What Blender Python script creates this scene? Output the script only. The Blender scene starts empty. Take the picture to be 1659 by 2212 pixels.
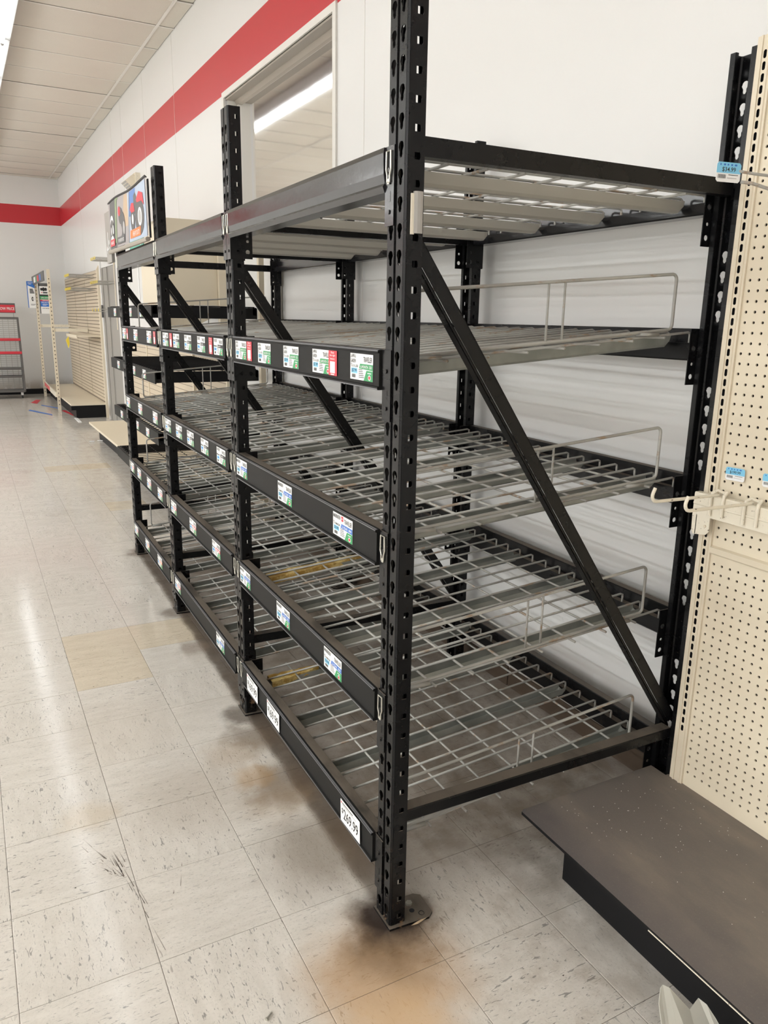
import bpy, math, random
from mathutils import Vector, Matrix

random.seed(7)
SC = bpy.context.scene
COL = SC.collection
TH = 0.0197            # the building is turned this much against the rack
W_, H_ = 1659, 2212

# ------------------------------------------------------------------ camera
F_PX = 1654.93
PITCH, ROLL, YAW = 0.24692, 0.01637, -0.48122
CAM = Vector((-0.7692, -1.4232, 1.4947))
cy, sy = math.cos(YAW), math.sin(YAW)
fwd = Vector((-sy * math.cos(PITCH), cy * math.cos(PITCH), -math.sin(PITCH)))
rgt = Vector((cy, sy, 0)); upv = rgt.cross(fwd)
r2 = math.cos(ROLL) * rgt + math.sin(ROLL) * upv
u2 = -math.sin(ROLL) * rgt + math.cos(ROLL) * upv
cd = bpy.data.cameras.new('camera'); cam = bpy.data.objects.new('camera', cd); COL.objects.link(cam)
cam.matrix_world = Matrix(((r2.x, u2.x, -fwd.x, CAM.x), (r2.y, u2.y, -fwd.y, CAM.y), (r2.z, u2.z, -fwd.z, CAM.z), (0, 0, 0, 1)))
cd.sensor_fit = 'VERTICAL'; cd.sensor_height = 36.0; cd.lens = F_PX * 36.0 / H_
cd.clip_start = 0.02; cd.clip_end = 100
SC.camera = cam

# ------------------------------------------------------------------ world, view
wd = bpy.data.worlds.new('world'); SC.world = wd; wd.use_nodes = True
wd.node_tree.nodes['Background'].inputs[0].default_value = (0.8, 0.85, 0.95, 1)
wd.node_tree.nodes['Background'].inputs[1].default_value = 0.05
SC.view_settings.view_transform = 'Standard'
SC.view_settings.look = 'None'
SC.view_settings.gamma = 1
SC.view_settings.use_curve_mapping = False
SC.view_settings.exposure = -1.06

# ------------------------------------------------------------------ ceiling lamp rows (room coordinates)
LIGHT_ROWS = (-0.21, -3.26, -6.31, -9.36, -12.41)  # the leftmost pair is added, unseen, to light the wall between the decks
LIGHT_Z = 3.70
def rc(X, Y, Z=0.0):
    return (X * math.cos(TH) - Y * math.sin(TH), X * math.sin(TH) + Y * math.cos(TH), Z)
for i, X in enumerate(LIGHT_ROWS):
    for k in range(4):
        ld = bpy.data.lights.new('lamp_light', 'AREA'); ld.shape = 'RECTANGLE'
        ld.size = 0.05; ld.size_y = 4.8
        ld.energy = (3, 70, 240, 480, 600)[i]
        ld.color = (0.945, 0.98, 1.0)
        lo = bpy.data.objects.new('lamp_light', ld); COL.objects.link(lo)
        lo.location = rc(X, -3.6 + 4.88 * k, LIGHT_Z - 0.03); lo.rotation_euler = (0, 0, TH)

# ------------------------------------------------------------------ materials
def mat(name, col, rough=0.5, metal=0.0, emit=None, es=1.0, spec=None):
    m = bpy.data.materials.new(name); m.use_nodes = True
    b = m.node_tree.nodes['Principled BSDF']
    b.inputs['Base Color'].default_value = (*col, 1); b.inputs['Roughness'].default_value = rough
    b.inputs['Metallic'].default_value = metal
    if spec is not None: b.inputs['Specular IOR Level'].default_value = spec
    if emit: b.inputs['Emission Color'].default_value = (*emit, 1); b.inputs['Emission Strength'].default_value = es
    return m
class NT:
    def __init__(s, m): s.t = m.node_tree; s.n = s.t.nodes; s.b = s.n['Principled BSDF']
    def new(s, ty, **kw):
        n = s.n.new(ty)
        for k, v in kw.items():
            if hasattr(n, k): setattr(n, k, v)
        return n
    def link(s, a, b): s.t.links.new(a, b)
    def noise(s, vec, scale, detail=3, rough=.55, dist=0.0):
        n = s.new('ShaderNodeTexNoise'); n.inputs['Scale'].default_value = scale; n.inputs['Detail'].default_value = detail
        n.inputs['Roughness'].default_value = rough; n.inputs['Distortion'].default_value = dist
        if vec is not None: s.link(vec, n.inputs['Vector'])
        return n.outputs['Fac']
    def ramp(s, fac, stops):
        r = s.new('ShaderNodeValToRGB'); e = r.color_ramp.elements
        while len(e) < len(stops): e.new(0.5)
        for el, (p, c) in zip(e, stops):
            el.position = p; el.color = (*c, 1) if len(c) == 3 else c
        s.link(fac, r.inputs['Fac']); return r.outputs['Color']
    def mix(s, fac, a, b, mode='MIX'):
        n = s.new('ShaderNodeMix'); n.data_type = 'RGBA'; n.blend_type = mode
        for soc, v in ((n.inputs['Factor'], fac), (n.inputs['A'], a), (n.inputs['B'], b)):
            if hasattr(v, 'links'): s.link(v, soc)
            elif isinstance(v, (int, float)): soc.default_value = v
            else: soc.default_value = (*v, 1)
        # colour sockets share names; use explicit ones
        return n.outputs['Result']
    def math(s, op, a, b=None, c=None, clamp=False):
        n = s.new('ShaderNodeMath'); n.operation = op; n.use_clamp = clamp
        for i, v in enumerate((a, b, c)):
            if v is None: continue
            if hasattr(v, 'links'): s.link(v, n.inputs[i])
            else: n.inputs[i].default_value = v
        return n.outputs[0]
    def pos(s): return s.new('ShaderNodeNewGeometry').outputs['Position']
    def nrm(s): return s.new('ShaderNodeNewGeometry').outputs['Normal']
    def sep(s, v):
        n = s.new('ShaderNodeSeparateXYZ'); s.link(v, n.inputs[0]); return n.outputs
    def mapping(s, v, scale=(1, 1, 1), loc=(0, 0, 0), rot=(0, 0, 0)):
        n = s.new('ShaderNodeMapping'); s.link(v, n.inputs['Vector'])
        n.inputs['Scale'].default_value = scale; n.inputs['Location'].default_value = loc; n.inputs['Rotation'].default_value = rot
        return n.outputs[0]
    def bump(s, h, strength=.3, dist=.001):
        n = s.new('ShaderNodeBump'); n.inputs['Strength'].default_value = strength; n.inputs['Distance'].default_value = dist
        s.link(h, n.inputs['Height']); s.link(n.outputs[0], s.b.inputs['Normal'])
def _mixfix():
    pass
def mixc(nt, fac, a, b, mode='MIX'):
    n = nt.new('ShaderNodeMix'); n.data_type = 'RGBA'; n.blend_type = mode
    ins = [i for i in n.inputs]
    fs = ins[0]; A = ins[6]; B = ins[7]
    for soc, v in ((fs, fac), (A, a), (B, b)):
        if hasattr(v, 'links'): nt.link(v, soc)
        elif isinstance(v, (int, float)): soc.default_value = v
        else: soc.default_value = (*v, 1)
    return n.outputs[2]
def smooth(nt, v, lo, hi):
    n = nt.new('ShaderNodeMapRange'); n.interpolation_type = 'SMOOTHSTEP'
    nt.link(v, n.inputs[0]); n.inputs[1].default_value = lo; n.inputs[2].default_value = hi
    return n.outputs[0]

M = {}
def black_mat(name, base, rough, dust, spec_=.24, dust_col=(0.15, 0.125, 0.10)):
    m = mat(name, base, rough, spec=spec_); nt = NT(m)
    p = nt.pos(); z = nt.sep(nt.nrm())[2]
    n1 = nt.noise(nt.mapping(p, (1, .35, 1)), 9, 5, .65)
    up = smooth(nt, z, .8, .95)
    ht = nt.sep(p)[2]
    low = smooth(nt, ht, 1.6, 0.9)
    d = nt.math('MULTIPLY', nt.math('MULTIPLY', up, smooth(nt, n1, .22, .55)), dust)
    d = nt.math('MULTIPLY', d, nt.math('ADD', nt.math('MULTIPLY', low, .85), .15))
    scr = smooth(nt, nt.noise(nt.mapping(p, (3, 3, 60)), 14, 2), .70, .76)
    lo2 = smooth(nt, ht, .28, .0)
    rust = nt.math('MULTIPLY', smooth(nt, nt.noise(p, 38, 4, .7), .60, .70), nt.math('MULTIPLY', lo2, .8))
    c = mixc(nt, d, base, dust_col)
    c = mixc(nt, nt.math('MULTIPLY', scr, .03), c, (.5, .48, .45))
    c = mixc(nt, rust, c, (.16, .10, .06))
    nt.link(c, nt.b.inputs['Base Color'])
    rr = nt.math('ADD', nt.math('MULTIPLY', n1, .22), rough - .1)
    rr = nt.math('ADD', rr, nt.math('MULTIPLY', d, .5), clamp=True)
    nt.link(rr, nt.b.inputs['Roughness'])
    nt.bump(nt.noise(p, 30, 3), .12, .002)
    return m
M['black'] = black_mat('rack_black_paint', (.0055, .0055, .006), .27, .85)
M['black_top'] = black_mat('rack_gloss_paint', (.010, .010, .012), .17, .25, .75)
M['dull'] = mat('dull_black', (.007, .007, .008), .5, spec=.3)
M['strip'] = mat('label_channel_plastic', (.013, .013, .0125), .5, spec=.12)
M['strip_glint'] = mat('label_channel_glint', (.15, .15, .16), .3)  # gloss highlight along the strip ridges, put into the colour
M['chrome'] = mat('clip_steel', (.55, .54, .48), .32, .8)
m = mat('wire_enamel', (.42, .41, .38), .42); nt = NT(m); p = nt.pos()
nn = nt.noise(nt.mapping(p, (1.2, 3, 3)), 7, 4, .7)
rust = smooth(nt, nn, .56, .66); d2 = smooth(nt, nt.noise(p, 3.0, 2), .35, .65)
c = mixc(nt, d2, (.30, .29, .265), (.44, .435, .40)); c = mixc(nt, nt.math('MULTIPLY', rust, .62), c, (.26, .14, .05))
nt.link(c, nt.b.inputs['Base Color']); M['wire'] = m
m = mat('deck_channel_paint', (.26, .275, .25), .5); nt = NT(m); p = nt.pos()
c = mixc(nt, smooth(nt, nt.noise(p, 5, 4, .6), .35, .7), (.20, .21, .19), (.34, .345, .31)); nt.link(c, nt.b.inputs['Base Color'])
M['channel'] = m
m = mat('deck_channel_top_paint', (.42, .40, .35), .45); M['channel_top'] = m
m = mat('residue_channel', (.42, .27, .07), .35); nt = NT(m); p = nt.pos()
c = mixc(nt, smooth(nt, nt.noise(p, 22, 4, .7), .42, .62), (.36, .21, .04), (.66, .50, .20)); nt.link(c, nt.b.inputs['Base Color'])
nt.bump(nt.noise(p, 60, 4), .6, .004); M['residue'] = m

# glossy wall paint with red band (world height decides the colour of the paint)
def wall_mat(name, band=True):
    m = mat(name, (.80, .78, .745), .30); nt = NT(m); p = nt.pos(); s = nt.sep(p)
    dirt = smooth(nt, nt.noise(nt.mapping(p, (1, 1, .5)), 3.0, 5, .6), .50, .78)
    c = mixc(nt, nt.math('MULTIPLY', dirt, .05), (.72, .715, .70), (.64, .62, .59))
    marks = smooth(nt, nt.noise(nt.mapping(p, (6, 6, 2), rot=(.6, 0, 0)), 4.0, 6, .75, 1.5), .72, .75)
    lowm = smooth(nt, s[2], 2.3, .6)
    c = mixc(nt, nt.math('MULTIPLY', nt.math('MULTIPLY', marks, lowm), .30), c, (.22, .20, .19))
    if band:
        a = nt.math('GREATER_THAN', s[2], 3.068); b = nt.math('LESS_THAN', s[2], 3.387)
        c = mixc(nt, nt.math('MULTIPLY', a, b), c, (.50, .022, .032))
    foot = nt.math('MULTIPLY', smooth(nt, s[2], .34, .10), smooth(nt, nt.noise(p, 6, 4), .25, .55))
    c = mixc(nt, nt.math('MULTIPLY', foot, .75), c, (.30, .24, .175))
    nt.link(c, nt.b.inputs['Base Color'])
    nt.link(nt.math('ADD', nt.math('MULTIPLY', nt.noise(p, 1.5, 0), .03), .31), nt.b.inputs['Roughness'])
    nt.bump(nt.noise(nt.mapping(p, (1, 1, .35)), 1.2, 0), .05, .004)
    return m
M['wall'] = wall_mat('wall_paint'); M['wall_plain'] = wall_mat('wall_paint_plain', False)
M['seam'] = mat('panel_seam_paint', (.70, .68, .64), .35)
M['trim'] = mat('window_trim_paint', (.72, .70, .65), .35)
M['soffit'] = mat('window_reveal', (.36, .32, .27), .5)
m = mat('ceiling_board', (.68, .65, .60), .85); nt = NT(m); p = nt.pos()
oi = nt.new('ShaderNodeObjectInfo')
c = mixc(nt, nt.noise(p, 1.2, 3), (.63, .59, .52), (.73, .69, .61))
c = mixc(nt, nt.math('MULTIPLY', smooth(nt, nt.noise(p, 140, 2), .55, .72), .22), c, (.46, .43, .39))
c = mixc(nt, nt.math('MULTIPLY', oi.outputs['Random'], .16), c, (.45, .42, .37))
nt.link(c, nt.b.inputs['Base Color']); nt.bump(nt.noise(p, 120, 3), .4, .003); M['ceil'] = m
M['tbar'] = mat('ceiling_grid_paint', (.74, .72, .67), .5)
M['tube'] = mat('lamp_tube', (1, 1, 1), .4, emit=(.955, .985, 1.0), es=28.0)
M['fixture'] = mat('fixture_enamel', (.45, .45, .44), .35)

# floor
def floor_mat(name, ca, cb, fleck, tan=False):
    m = mat(name, ca, .3); nt = NT(m); p = nt.pos(); s = nt.sep(p)
    at = nt.new('ShaderNodeAttribute'); at.attribute_name = 'par'
    oi = nt.new('ShaderNodeObjectInfo')
    off = nt.math('MULTIPLY', oi.outputs['Random'], 17.0)
    cx = nt.new('ShaderNodeCombineXYZ'); nt.link(s[0], cx.inputs[0]); nt.link(s[1], cx.inputs[1]); nt.link(off, cx.inputs[2])
    base = cx.outputs[0]
    va = nt.mapping(base, (16, 62, 1)); vb = nt.mapping(base, (62, 16, 1))
    mv = nt.new('ShaderNodeMix'); mv.data_type = 'VECTOR'; nt.link(at.outputs['Fac'], mv.inputs[0]); nt.link(va, mv.inputs[4]); nt.link(vb, mv.inputs[5])
    v = mv.outputs[1]
    n1 = nt.noise(v, .45, 5, .6, .4)
    c = mixc(nt, smooth(nt, n1, .3, .7), ca, cb)
    fl = smooth(nt, nt.noise(v, 2.3, 2, .5, .9), .64, .67)
    big = smooth(nt, nt.noise(base, 2.0, 3), .35, .6)
    c = mixc(nt, nt.math('MULTIPLY', nt.math('MULTIPLY', fl, nt.math('ADD', nt.math('MULTIPLY', big, .6), .25)), .8), c, fleck)
    fl2 = smooth(nt, nt.noise(v, 5.2, 2, .6, 1.0), .64, .68)
    c = mixc(nt, nt.math('MULTIPLY', fl2, .50), c, fleck)
    c = mixc(nt, nt.math('MULTIPLY', smooth(nt, nt.noise(p, 130, 3, .7), .45, .75), .22), c, (.36, .33, .295))
    c = mixc(nt, nt.math('MULTIPLY', oi.outputs['Random'], .14), c, cb)
    # brown dirt that has settled under the rack and seeped out at its feet
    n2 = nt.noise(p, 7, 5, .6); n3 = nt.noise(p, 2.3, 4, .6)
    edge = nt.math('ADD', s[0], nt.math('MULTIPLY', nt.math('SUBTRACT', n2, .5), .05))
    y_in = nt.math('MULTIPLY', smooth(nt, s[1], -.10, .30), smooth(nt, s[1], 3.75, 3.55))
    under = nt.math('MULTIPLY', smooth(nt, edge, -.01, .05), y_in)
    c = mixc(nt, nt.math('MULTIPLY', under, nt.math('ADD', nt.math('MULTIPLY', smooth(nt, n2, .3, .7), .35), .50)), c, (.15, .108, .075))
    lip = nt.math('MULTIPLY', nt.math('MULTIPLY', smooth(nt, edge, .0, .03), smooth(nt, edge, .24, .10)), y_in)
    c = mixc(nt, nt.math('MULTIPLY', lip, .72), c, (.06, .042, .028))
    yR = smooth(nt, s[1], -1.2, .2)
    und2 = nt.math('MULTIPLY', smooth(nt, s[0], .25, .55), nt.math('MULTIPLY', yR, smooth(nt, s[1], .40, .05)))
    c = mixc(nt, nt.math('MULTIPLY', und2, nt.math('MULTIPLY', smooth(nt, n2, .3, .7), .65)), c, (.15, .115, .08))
    spots = [(-.06, -.12, .27, (.44, .25, .10), .70), (.0, -.03, .18, (.19, .12, .065), .8), (.03, .03, .145, (.03, .022, .02), .95), (-.02, .70, .17, (.12, .08, .05), .65), (-.02, 1.02, .15, (.13, .085, .05), .6), (-.10, .78, .10, (.45, .27, .11), .5), (-.13, -.31, .22, (.66, .46, .27), .60),
             (-.06, .62, .15, (.36, .24, .13), .35), (-.10, .95, .14, (.36, .24, .13), .35), (.02, 1.20, .12, (.07, .05, .035), .7), (.02, 2.38, .12, (.09, .06, .04), .6),
             (.02, 3.52, .12, (.12, .075, .045), .7), (-.30, .78, .28, (.34, .27, .2), .30), (-.62, .80, .11, (.50, .38, .22), .35), (-.45, 1.3, .35, (.5, .42, .33), .18), (-.02, 1.9, .12, (.2, .14, .1), .5), (-.02, .35, .25, (.16, .115, .075), .55)]
    wob = nt.math('MULTIPLY', nt.math('SUBTRACT', n2, .5), .16)
    for (X, Y, R, cc, st) in spots:
        vd = nt.new('ShaderNodeVectorMath'); vd.operation = 'DISTANCE'; nt.link(p, vd.inputs[0]); vd.inputs[1].default_value = (X, Y, 0)
        d = nt.math('ADD', vd.outputs['Value'], wob)
        f = nt.math('MULTIPLY', smooth(nt, d, R, R * .25), st)
        c = mixc(nt, f, c, cc)
    grime = nt.math('MAXIMUM', smooth(nt, nt.noise(p, 1.4, 5, .65), .55, .8), nt.math('MULTIPLY', smooth(nt, s[0], -.2, .3), smooth(nt, nt.noise(p, 9, 6, .7), .48, .66)))
    c = mixc(nt, nt.math('MULTIPLY', grime, .30), c, (.30, .24, .18))
    scf = smooth(nt, nt.noise(nt.mapping(p, (9, 1.4, 1), rot=(0, 0, .45)), 3.2, 4, .6, 1.2), .715, .735)
    c = mixc(nt, nt.math('MULTIPLY', scf, .45), c, (.16, .13, .11))
    nt.link(c, nt.b.inputs['Base Color'])
    r = nt.math('ADD', nt.math('MULTIPLY', n3, .12), .07)
    r = nt.math('ADD', r, nt.math('MULTIPLY', nt.math('MAXIMUM', under, und2), .45))
    nt.link(r, nt.b.inputs['Roughness'])
    nt.bump(nt.noise(p, 60, 3), .12, .0009)
    return m
M['tile'] = floor_mat('vinyl_tile', (.615, .575, .52), (.685, .645, .59), (.15, .148, .145))
M['tile_tan'] = floor_mat('vinyl_tile_tan', (.60, .52, .405), (.67, .59, .47), (.33, .28, .21))
M['joint'] = mat('tile_joint_adhesive', (.13, .11, .09), .8)

M['beige'] = mat('beige_steel', (.70, .62, .48), .42)
m = mat('beige_pegboard', (.66, .575, .42), .45); nt = NT(m); p = nt.pos(); s = nt.sep(p)
c = mixc(nt, smooth(nt, nt.noise(p, 2, 4), .3, .7), (.68, .595, .455), (.76, .68, .53))
mk = smooth(nt, nt.noise(nt.mapping(p, (1, 12, 5), rot=(.5, 0, 0)), 4.5, 6, .75, 1.2), .70, .73)
c = mixc(nt, nt.math('MULTIPLY', nt.math('MULTIPLY', mk, smooth(nt, s[2], 1.1, .3)), .6), c, (.13, .10, .08))
nt.link(c, nt.b.inputs['Base Color']); M['peg'] = m
M['slat'] = mat('slatwall_tan', (.56, .475, .36), .5); M['groove_shade'] = mat('slatwall_groove_shade', (.20, .16, .115), .6)  # groove colour carries the shade the shallow slats do not cast
M['hole_shade'] = mat('slot_shade', (.008, .008, .012), .6)  # near-black painted in for the shade inside holes and slots
m = mat('dusty_deck_board', (.115, .098, .082), .62); nt = NT(m); p = nt.pos()
c = mixc(nt, smooth(nt, nt.noise(nt.mapping(p, (2, .7, 1), rot=(0, 0, .3)), 3.2, 5, .6), .35, .68), (.15, .13, .115), (.225, .188, .155))
wf = nt.math('MULTIPLY', smooth(nt, nt.math('ADD', nt.sep(p)[0], nt.math('MULTIPLY', nt.noise(p, 5, 3), .16)), .70, .55), .65)
c = mixc(nt, wf, c, (.085, .078, .085))
c = mixc(nt, nt.math('MULTIPLY', smooth(nt, nt.noise(p, 260, 2), .50, .8), .2), c, (.27, .23, .19))
nt.link(c, nt.b.inputs['Base Color']); nt.bump(nt.noise(p, 160, 4), .3, .001); M['dusty'] = m
M['cream'] = mat('chipped_cream_enamel', (.76, .69, .55), .35)
nt = NT(M['cream']); p = nt.pos(); c = mixc(nt, smooth(nt, nt.noise(nt.mapping(p, (1.5, 4, 4)), 30, 3, .6), .66, .70), (.78, .72, .59), (.10, .07, .05)); nt.link(c, nt.b.inputs['Base Color'])
M['white'] = mat('card_white', (.84, .84, .83), .4)
M['ink'] = mat('ink_black', (.02, .02, .02), .5)
M['blue'] = mat('ink_blue', (.03, .16, .55), .4)
M['sky'] = mat('ink_light_blue', (.22, .58, .82), .4)
M['green'] = mat('ink_green', (.03, .30, .10), .4)
M['red'] = mat('ink_red', (.60, .03, .05), .4)
M['orange'] = mat('ink_orange', (.85, .20, .04), .45)
M['grey'] = mat('ink_grey', (.45, .44, .43), .5)
M['darkgrey'] = mat('print_dark_grey', (.10, .10, .10), .5)
M['tanp'] = mat('print_tan', (.52, .38, .25), .5)
M['skyp'] = mat('print_sky', (.42, .50, .62), .5)
M['deepsky'] = mat('print_deep_sky', (.10, .22, .52), .5)
M['greenp'] = mat('print_foliage', (.26, .34, .18), .5)
M['smoke'] = mat('print_smoke', (.36, .33, .33), .5)
M['yellow'] = mat('yellow_tip', (.85, .66, .06), .4)
M['teal'] = mat('teal_sign', (.07, .36, .27), .45)
M['baseblk'] = mat('black_kick_plate', (.007, .007, .008), .5, spec=.2)
M['door'] = mat('grey_door_paint', (.30, .285, .26), .4)
M['cart'] = mat('cart_dark_metal', (.10, .095, .09), .45)
M['cartwire'] = mat('cart_wire', (.42, .41, .38), .4, .3)
M['galv'] = mat('pale_sheet_metal', (.50, .49, .43), .4)
M['clearp'] = mat('clear_plastic_sleeve', (.38, .365, .34), .2)
M['leaf'] = mat('pale_dry_leaf', (.62, .46, .30), .6)
M['dirtwhite'] = mat('white_bead', (.85, .83, .78), .4)
m = bpy.data.materials.new('window_glass'); m.use_nodes = True; t = m.node_tree; t.nodes.clear()
o_ = t.nodes.new('ShaderNodeOutputMaterial'); g = t.nodes.new('ShaderNodeBsdfGlossy'); g.inputs['Roughness'].default_value = .05
g.inputs['Color'].default_value = (.95, .95, .95, 1)
tr = t.nodes.new('ShaderNodeBsdfTransparent'); tr.inputs['Color'].default_value = (.86, .87, .86, 1)
fr = t.nodes.new('ShaderNodeFresnel'); fr.inputs['IOR'].default_value = 1.9
mx = t.nodes.new('ShaderNodeMixShader'); t.links.new(fr.outputs[0], mx.inputs[0]); t.links.new(tr.outputs[0], mx.inputs[1]); t.links.new(g.outputs[0], mx.inputs[2])
t.links.new(mx.outputs[0], o_.inputs[0]); M['glass'] = m

# ------------------------------------------------------------------ mesh helpers
class MB:
    def __init__(s, mats): s.v = []; s.f = []; s.mi = []; s.mats = mats if isinstance(mats, (list, tuple)) else [mats]; s.par = None
    def add(s, vs, fs, mi=0):
        o = len(s.v); s.v += [tuple(x) for x in vs]
        for f in fs: s.f.append(tuple(i + o for i in f)); s.mi.append(mi)
    def box(s, x0, x1, y0, y1, z0, z1, mi=0):
        vs = [(x, y, z) for x in (x0, x1) for y in (y0, y1) for z in (z0, z1)]
        s.add(vs, [(0, 1, 3, 2), (4, 6, 7, 5), (0, 4, 5, 1), (2, 3, 7, 6), (0, 2, 6, 4), (1, 5, 7, 3)], mi)
    def quad(s, a, b, c, d, mi=0): s.add([a, b, c, d], [(0, 1, 2, 3)], mi)
    def poly(s, pts, mi=0): s.add(pts, [tuple(range(len(pts)))], mi)
    def prism(s, poly, axis, a, b, mi=0):
        """poly: 2D points in the two other axes (in xyz order), extruded along axis from a to b"""
        n = len(poly)
        def P(q, t):
            q = list(q); q.insert(axis, t); return tuple(q)
        vs = [P(q, a) for q in poly] + [P(q, b) for q in poly]
        fs = [tuple(range(n))[::-1], tuple(range(n, 2 * n))] + [(i, (i + 1) % n, (i + 1) % n + n, i + n) for i in range(n)]
        s.add(vs, fs, mi)
    def tube(s, pts, r, n=6, mi=0, cap=True, closed=False):
        pts = [Vector(p) for p in pts]; rings = []; N = len(pts)
        prev = None
        for i, p in enumerate(pts):
            if closed: d = (pts[(i + 1) % N] - pts[i - 1])
            else: d = (pts[min(i + 1, N - 1)] - pts[max(i - 1, 0)])
            d.normalize()
            if prev is None:
                a = d.cross(Vector((0, 0, 1)))
                if a.length < .1: a = d.cross(Vector((1, 0, 0)))
            else: a = prev - d * prev.dot(d)
            a.normalize(); prev = a; b = d.cross(a)
            rings.append([p + (a * math.cos(2 * math.pi * k / n) + b * math.sin(2 * math.pi * k / n)) * r for k in range(n)])
        vs = [q for rg in rings for q in rg]; fs = []
        for i in range(N if closed else N - 1):
            j = (i + 1) % N
            for k in range(n): fs.append((i * n + k, i * n + (k + 1) % n, j * n + (k + 1) % n, j * n + k))
        if cap and not closed: fs += [tuple(range(n))[::-1], tuple(range((N - 1) * n, N * n))]
        s.add(vs, fs, mi)
    def cyl(s, c, r, h, axis=2, n=12, mi=0):
        a, b = list(c), list(c); b[axis] += h
        s.tube([a, b], r, n, mi)
    def perf(s, u0, u1, v0, v1, holes, fn, mi=0, seg=3):
        """sheet with real holes: holes = list of (cu, cv, hu, hv, radius function); one column of cells, sorted by cv"""
        def emit(a0, a1, b0, b1):
            if b1 - b0 > 1e-6: s.add([fn(a0, b0), fn(a1, b0), fn(a1, b1), fn(a0, b1)], [(0, 1, 2, 3)], mi)
        cur = v0
        for (cu, cv, hv, rf) in holes:
            lo, hi = max(v0, cv - hv), min(v1, cv + hv)
            if lo < cur - 1e-6 or hi <= lo: continue
            emit(u0, u1, cur, lo); cur = hi
            B = []
            for k in range(seg): B.append((u0 + (u1 - u0) * k / seg, lo))
            for k in range(seg): B.append((u1, lo + (hi - lo) * k / seg))
            for k in range(seg): B.append((u1 - (u1 - u0) * k / seg, hi))
            for k in range(seg): B.append((u0, hi - (hi - lo) * k / seg))
            Hh = []
            for (bu, bv) in B:
                a = math.atan2(bv - cv, bu - cu); r = rf(a); Hh.append((cu + r * math.cos(a), cv + r * math.sin(a)))
            n = len(B); s.add([fn(*q) for q in B] + [fn(*q) for q in Hh], [(i, (i + 1) % n, (i + 1) % n + n, i + n) for i in range(n)], mi)
        emit(u0, u1, cur, v1)
    def mesh(s, name, smooth_=False):
        me = bpy.data.meshes.new(name); me.from_pydata(s.v, [], s.f); me.update()
        for mm in s.mats: me.materials.append(mm)
        me.polygons.foreach_set('material_index', s.mi)
        if smooth_: me.polygons.foreach_set('use_smooth', [True] * len(me.polygons))
        return me
def obj(name, data, parent=None, loc=None, rot=None, room=False, solid=0.0, **tags):
    if isinstance(data, MB): data = data.mesh(name)
    o = bpy.data.objects.new(name, data); COL.objects.link(o)
    if parent: o.parent = parent
    if loc is not None: o.location = loc
    if rot is not None: o.rotation_euler = rot
    if room: o.rotation_euler = (0, 0, TH)
    if solid:
        md = o.modifiers.new('thickness', 'SOLIDIFY'); md.thickness = solid; md.offset = 0
    for k, v in tags.items(): o[k] = v
    return o
def thing(name, label, cat, loc=(0, 0, 0), rotz=0.0, group=None):
    o = bpy.data.objects.new(name, None); COL.objects.link(o); o.location = loc; o.rotation_euler = (0, 0, rotz)
    o.empty_display_size = .1
    o['label'] = label; o['category'] = cat
    if group: o['group'] = group
    return o
def tag(o, label, cat, group=None):
    o['label'] = label; o['category'] = cat
    if group: o['group'] = group
    return o
def dup(root, loc, label=None, rotz=None):
    r = root.copy(); COL.objects.link(r); r.location = loc
    if rotz is not None: r.rotation_euler = (0, 0, rotz)
    if label: r['label'] = label
    for ch in list(root.children):
        c = ch.copy(); COL.objects.link(c); c.parent = r
        for g_ in list(ch.children):
            d = g_.copy(); COL.objects.link(d); d.parent = c
    return r
_tc = {}
def text_mesh(s):
    if s not in _tc:
        cu = bpy.data.curves.new('t', 'FONT'); cu.body = s; cu.size = 1; cu.resolution_u = 2; cu.offset = .008; cu.align_x = 'LEFT'
        to = bpy.data.objects.new('t', cu); me = to.to_mesh()
        vs = [tuple(v.co) for v in me.vertices]; fs = [tuple(p.vertices) for p in me.polygons]
        to.to_mesh_clear(); bpy.data.objects.remove(to); bpy.data.curves.remove(cu)
        xs = [v[0] for v in vs]; ys = [v[1] for v in vs]
        x0, x1, y0, y1 = min(xs), max(xs), min(ys), max(ys)
        _tc[s] = ([((v[0] - x0) / (x1 - x0), (v[1] - y0) / (y1 - y0)) for v in vs], fs)
    return _tc[s]
def text(mb, s, u0, u1, v0, v1, fn, mi):
    """lettering squeezed into the rectangle u0..u1, v0..v1 of a flat card; fn maps (u, v) to space"""
    vs, fs = text_mesh(s)
    mb.add([fn(u0 + a * (u1 - u0), v0 + b * (v1 - v0)) for a, b in vs], fs, mi)

# ------------------------------------------------------------------ the room
FARY, BACKY, LEFTX, WX, CZ = 14.70, -6.0, -15.0, 1.10, 3.867
WY0, WY1, WZ0, WZ1 = 2.685, 4.585, 1.95, 3.040
b = MB(M['wall'])
b.box(WX, WX + .15, BACKY, WY0, 0, CZ + .05); b.box(WX, WX + .15, WY1, FARY, 0, CZ + .05)
b.box(WX, WX + .15, WY0, WY1, 0, WZ0); b.box(WX, WX + .15, WY0, WY1, WZ1, CZ + .05)
wall_right = obj('wall_right', b, room=True, kind='structure')
b = MB(M['seam'])
for Y in (2.33, 6.05, 7.3, 8.5, 9.15, 12.1):
    b.box(WX - .0015, WX, Y, Y + .004, .1, CZ)
obj('panel_seam', b, wall_right)
b = MB(M['wall']); b.box(LEFTX - .1, WX + .15, FARY, FARY + .15, 0, CZ + .05); obj('wall_far', b, room=True, kind='structure')
b = MB(M['wall']); b.box(LEFTX - .15, LEFTX, BACKY, FARY, 0, CZ + .05); obj('wall_left', b, room=True, kind='structure')
b = MB(M['wall']); b.box(LEFTX - .1, WX + .15, BACKY - .15, BACKY, 0, CZ + .05); obj('wall_back', b, room=True, kind='structure')
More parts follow.
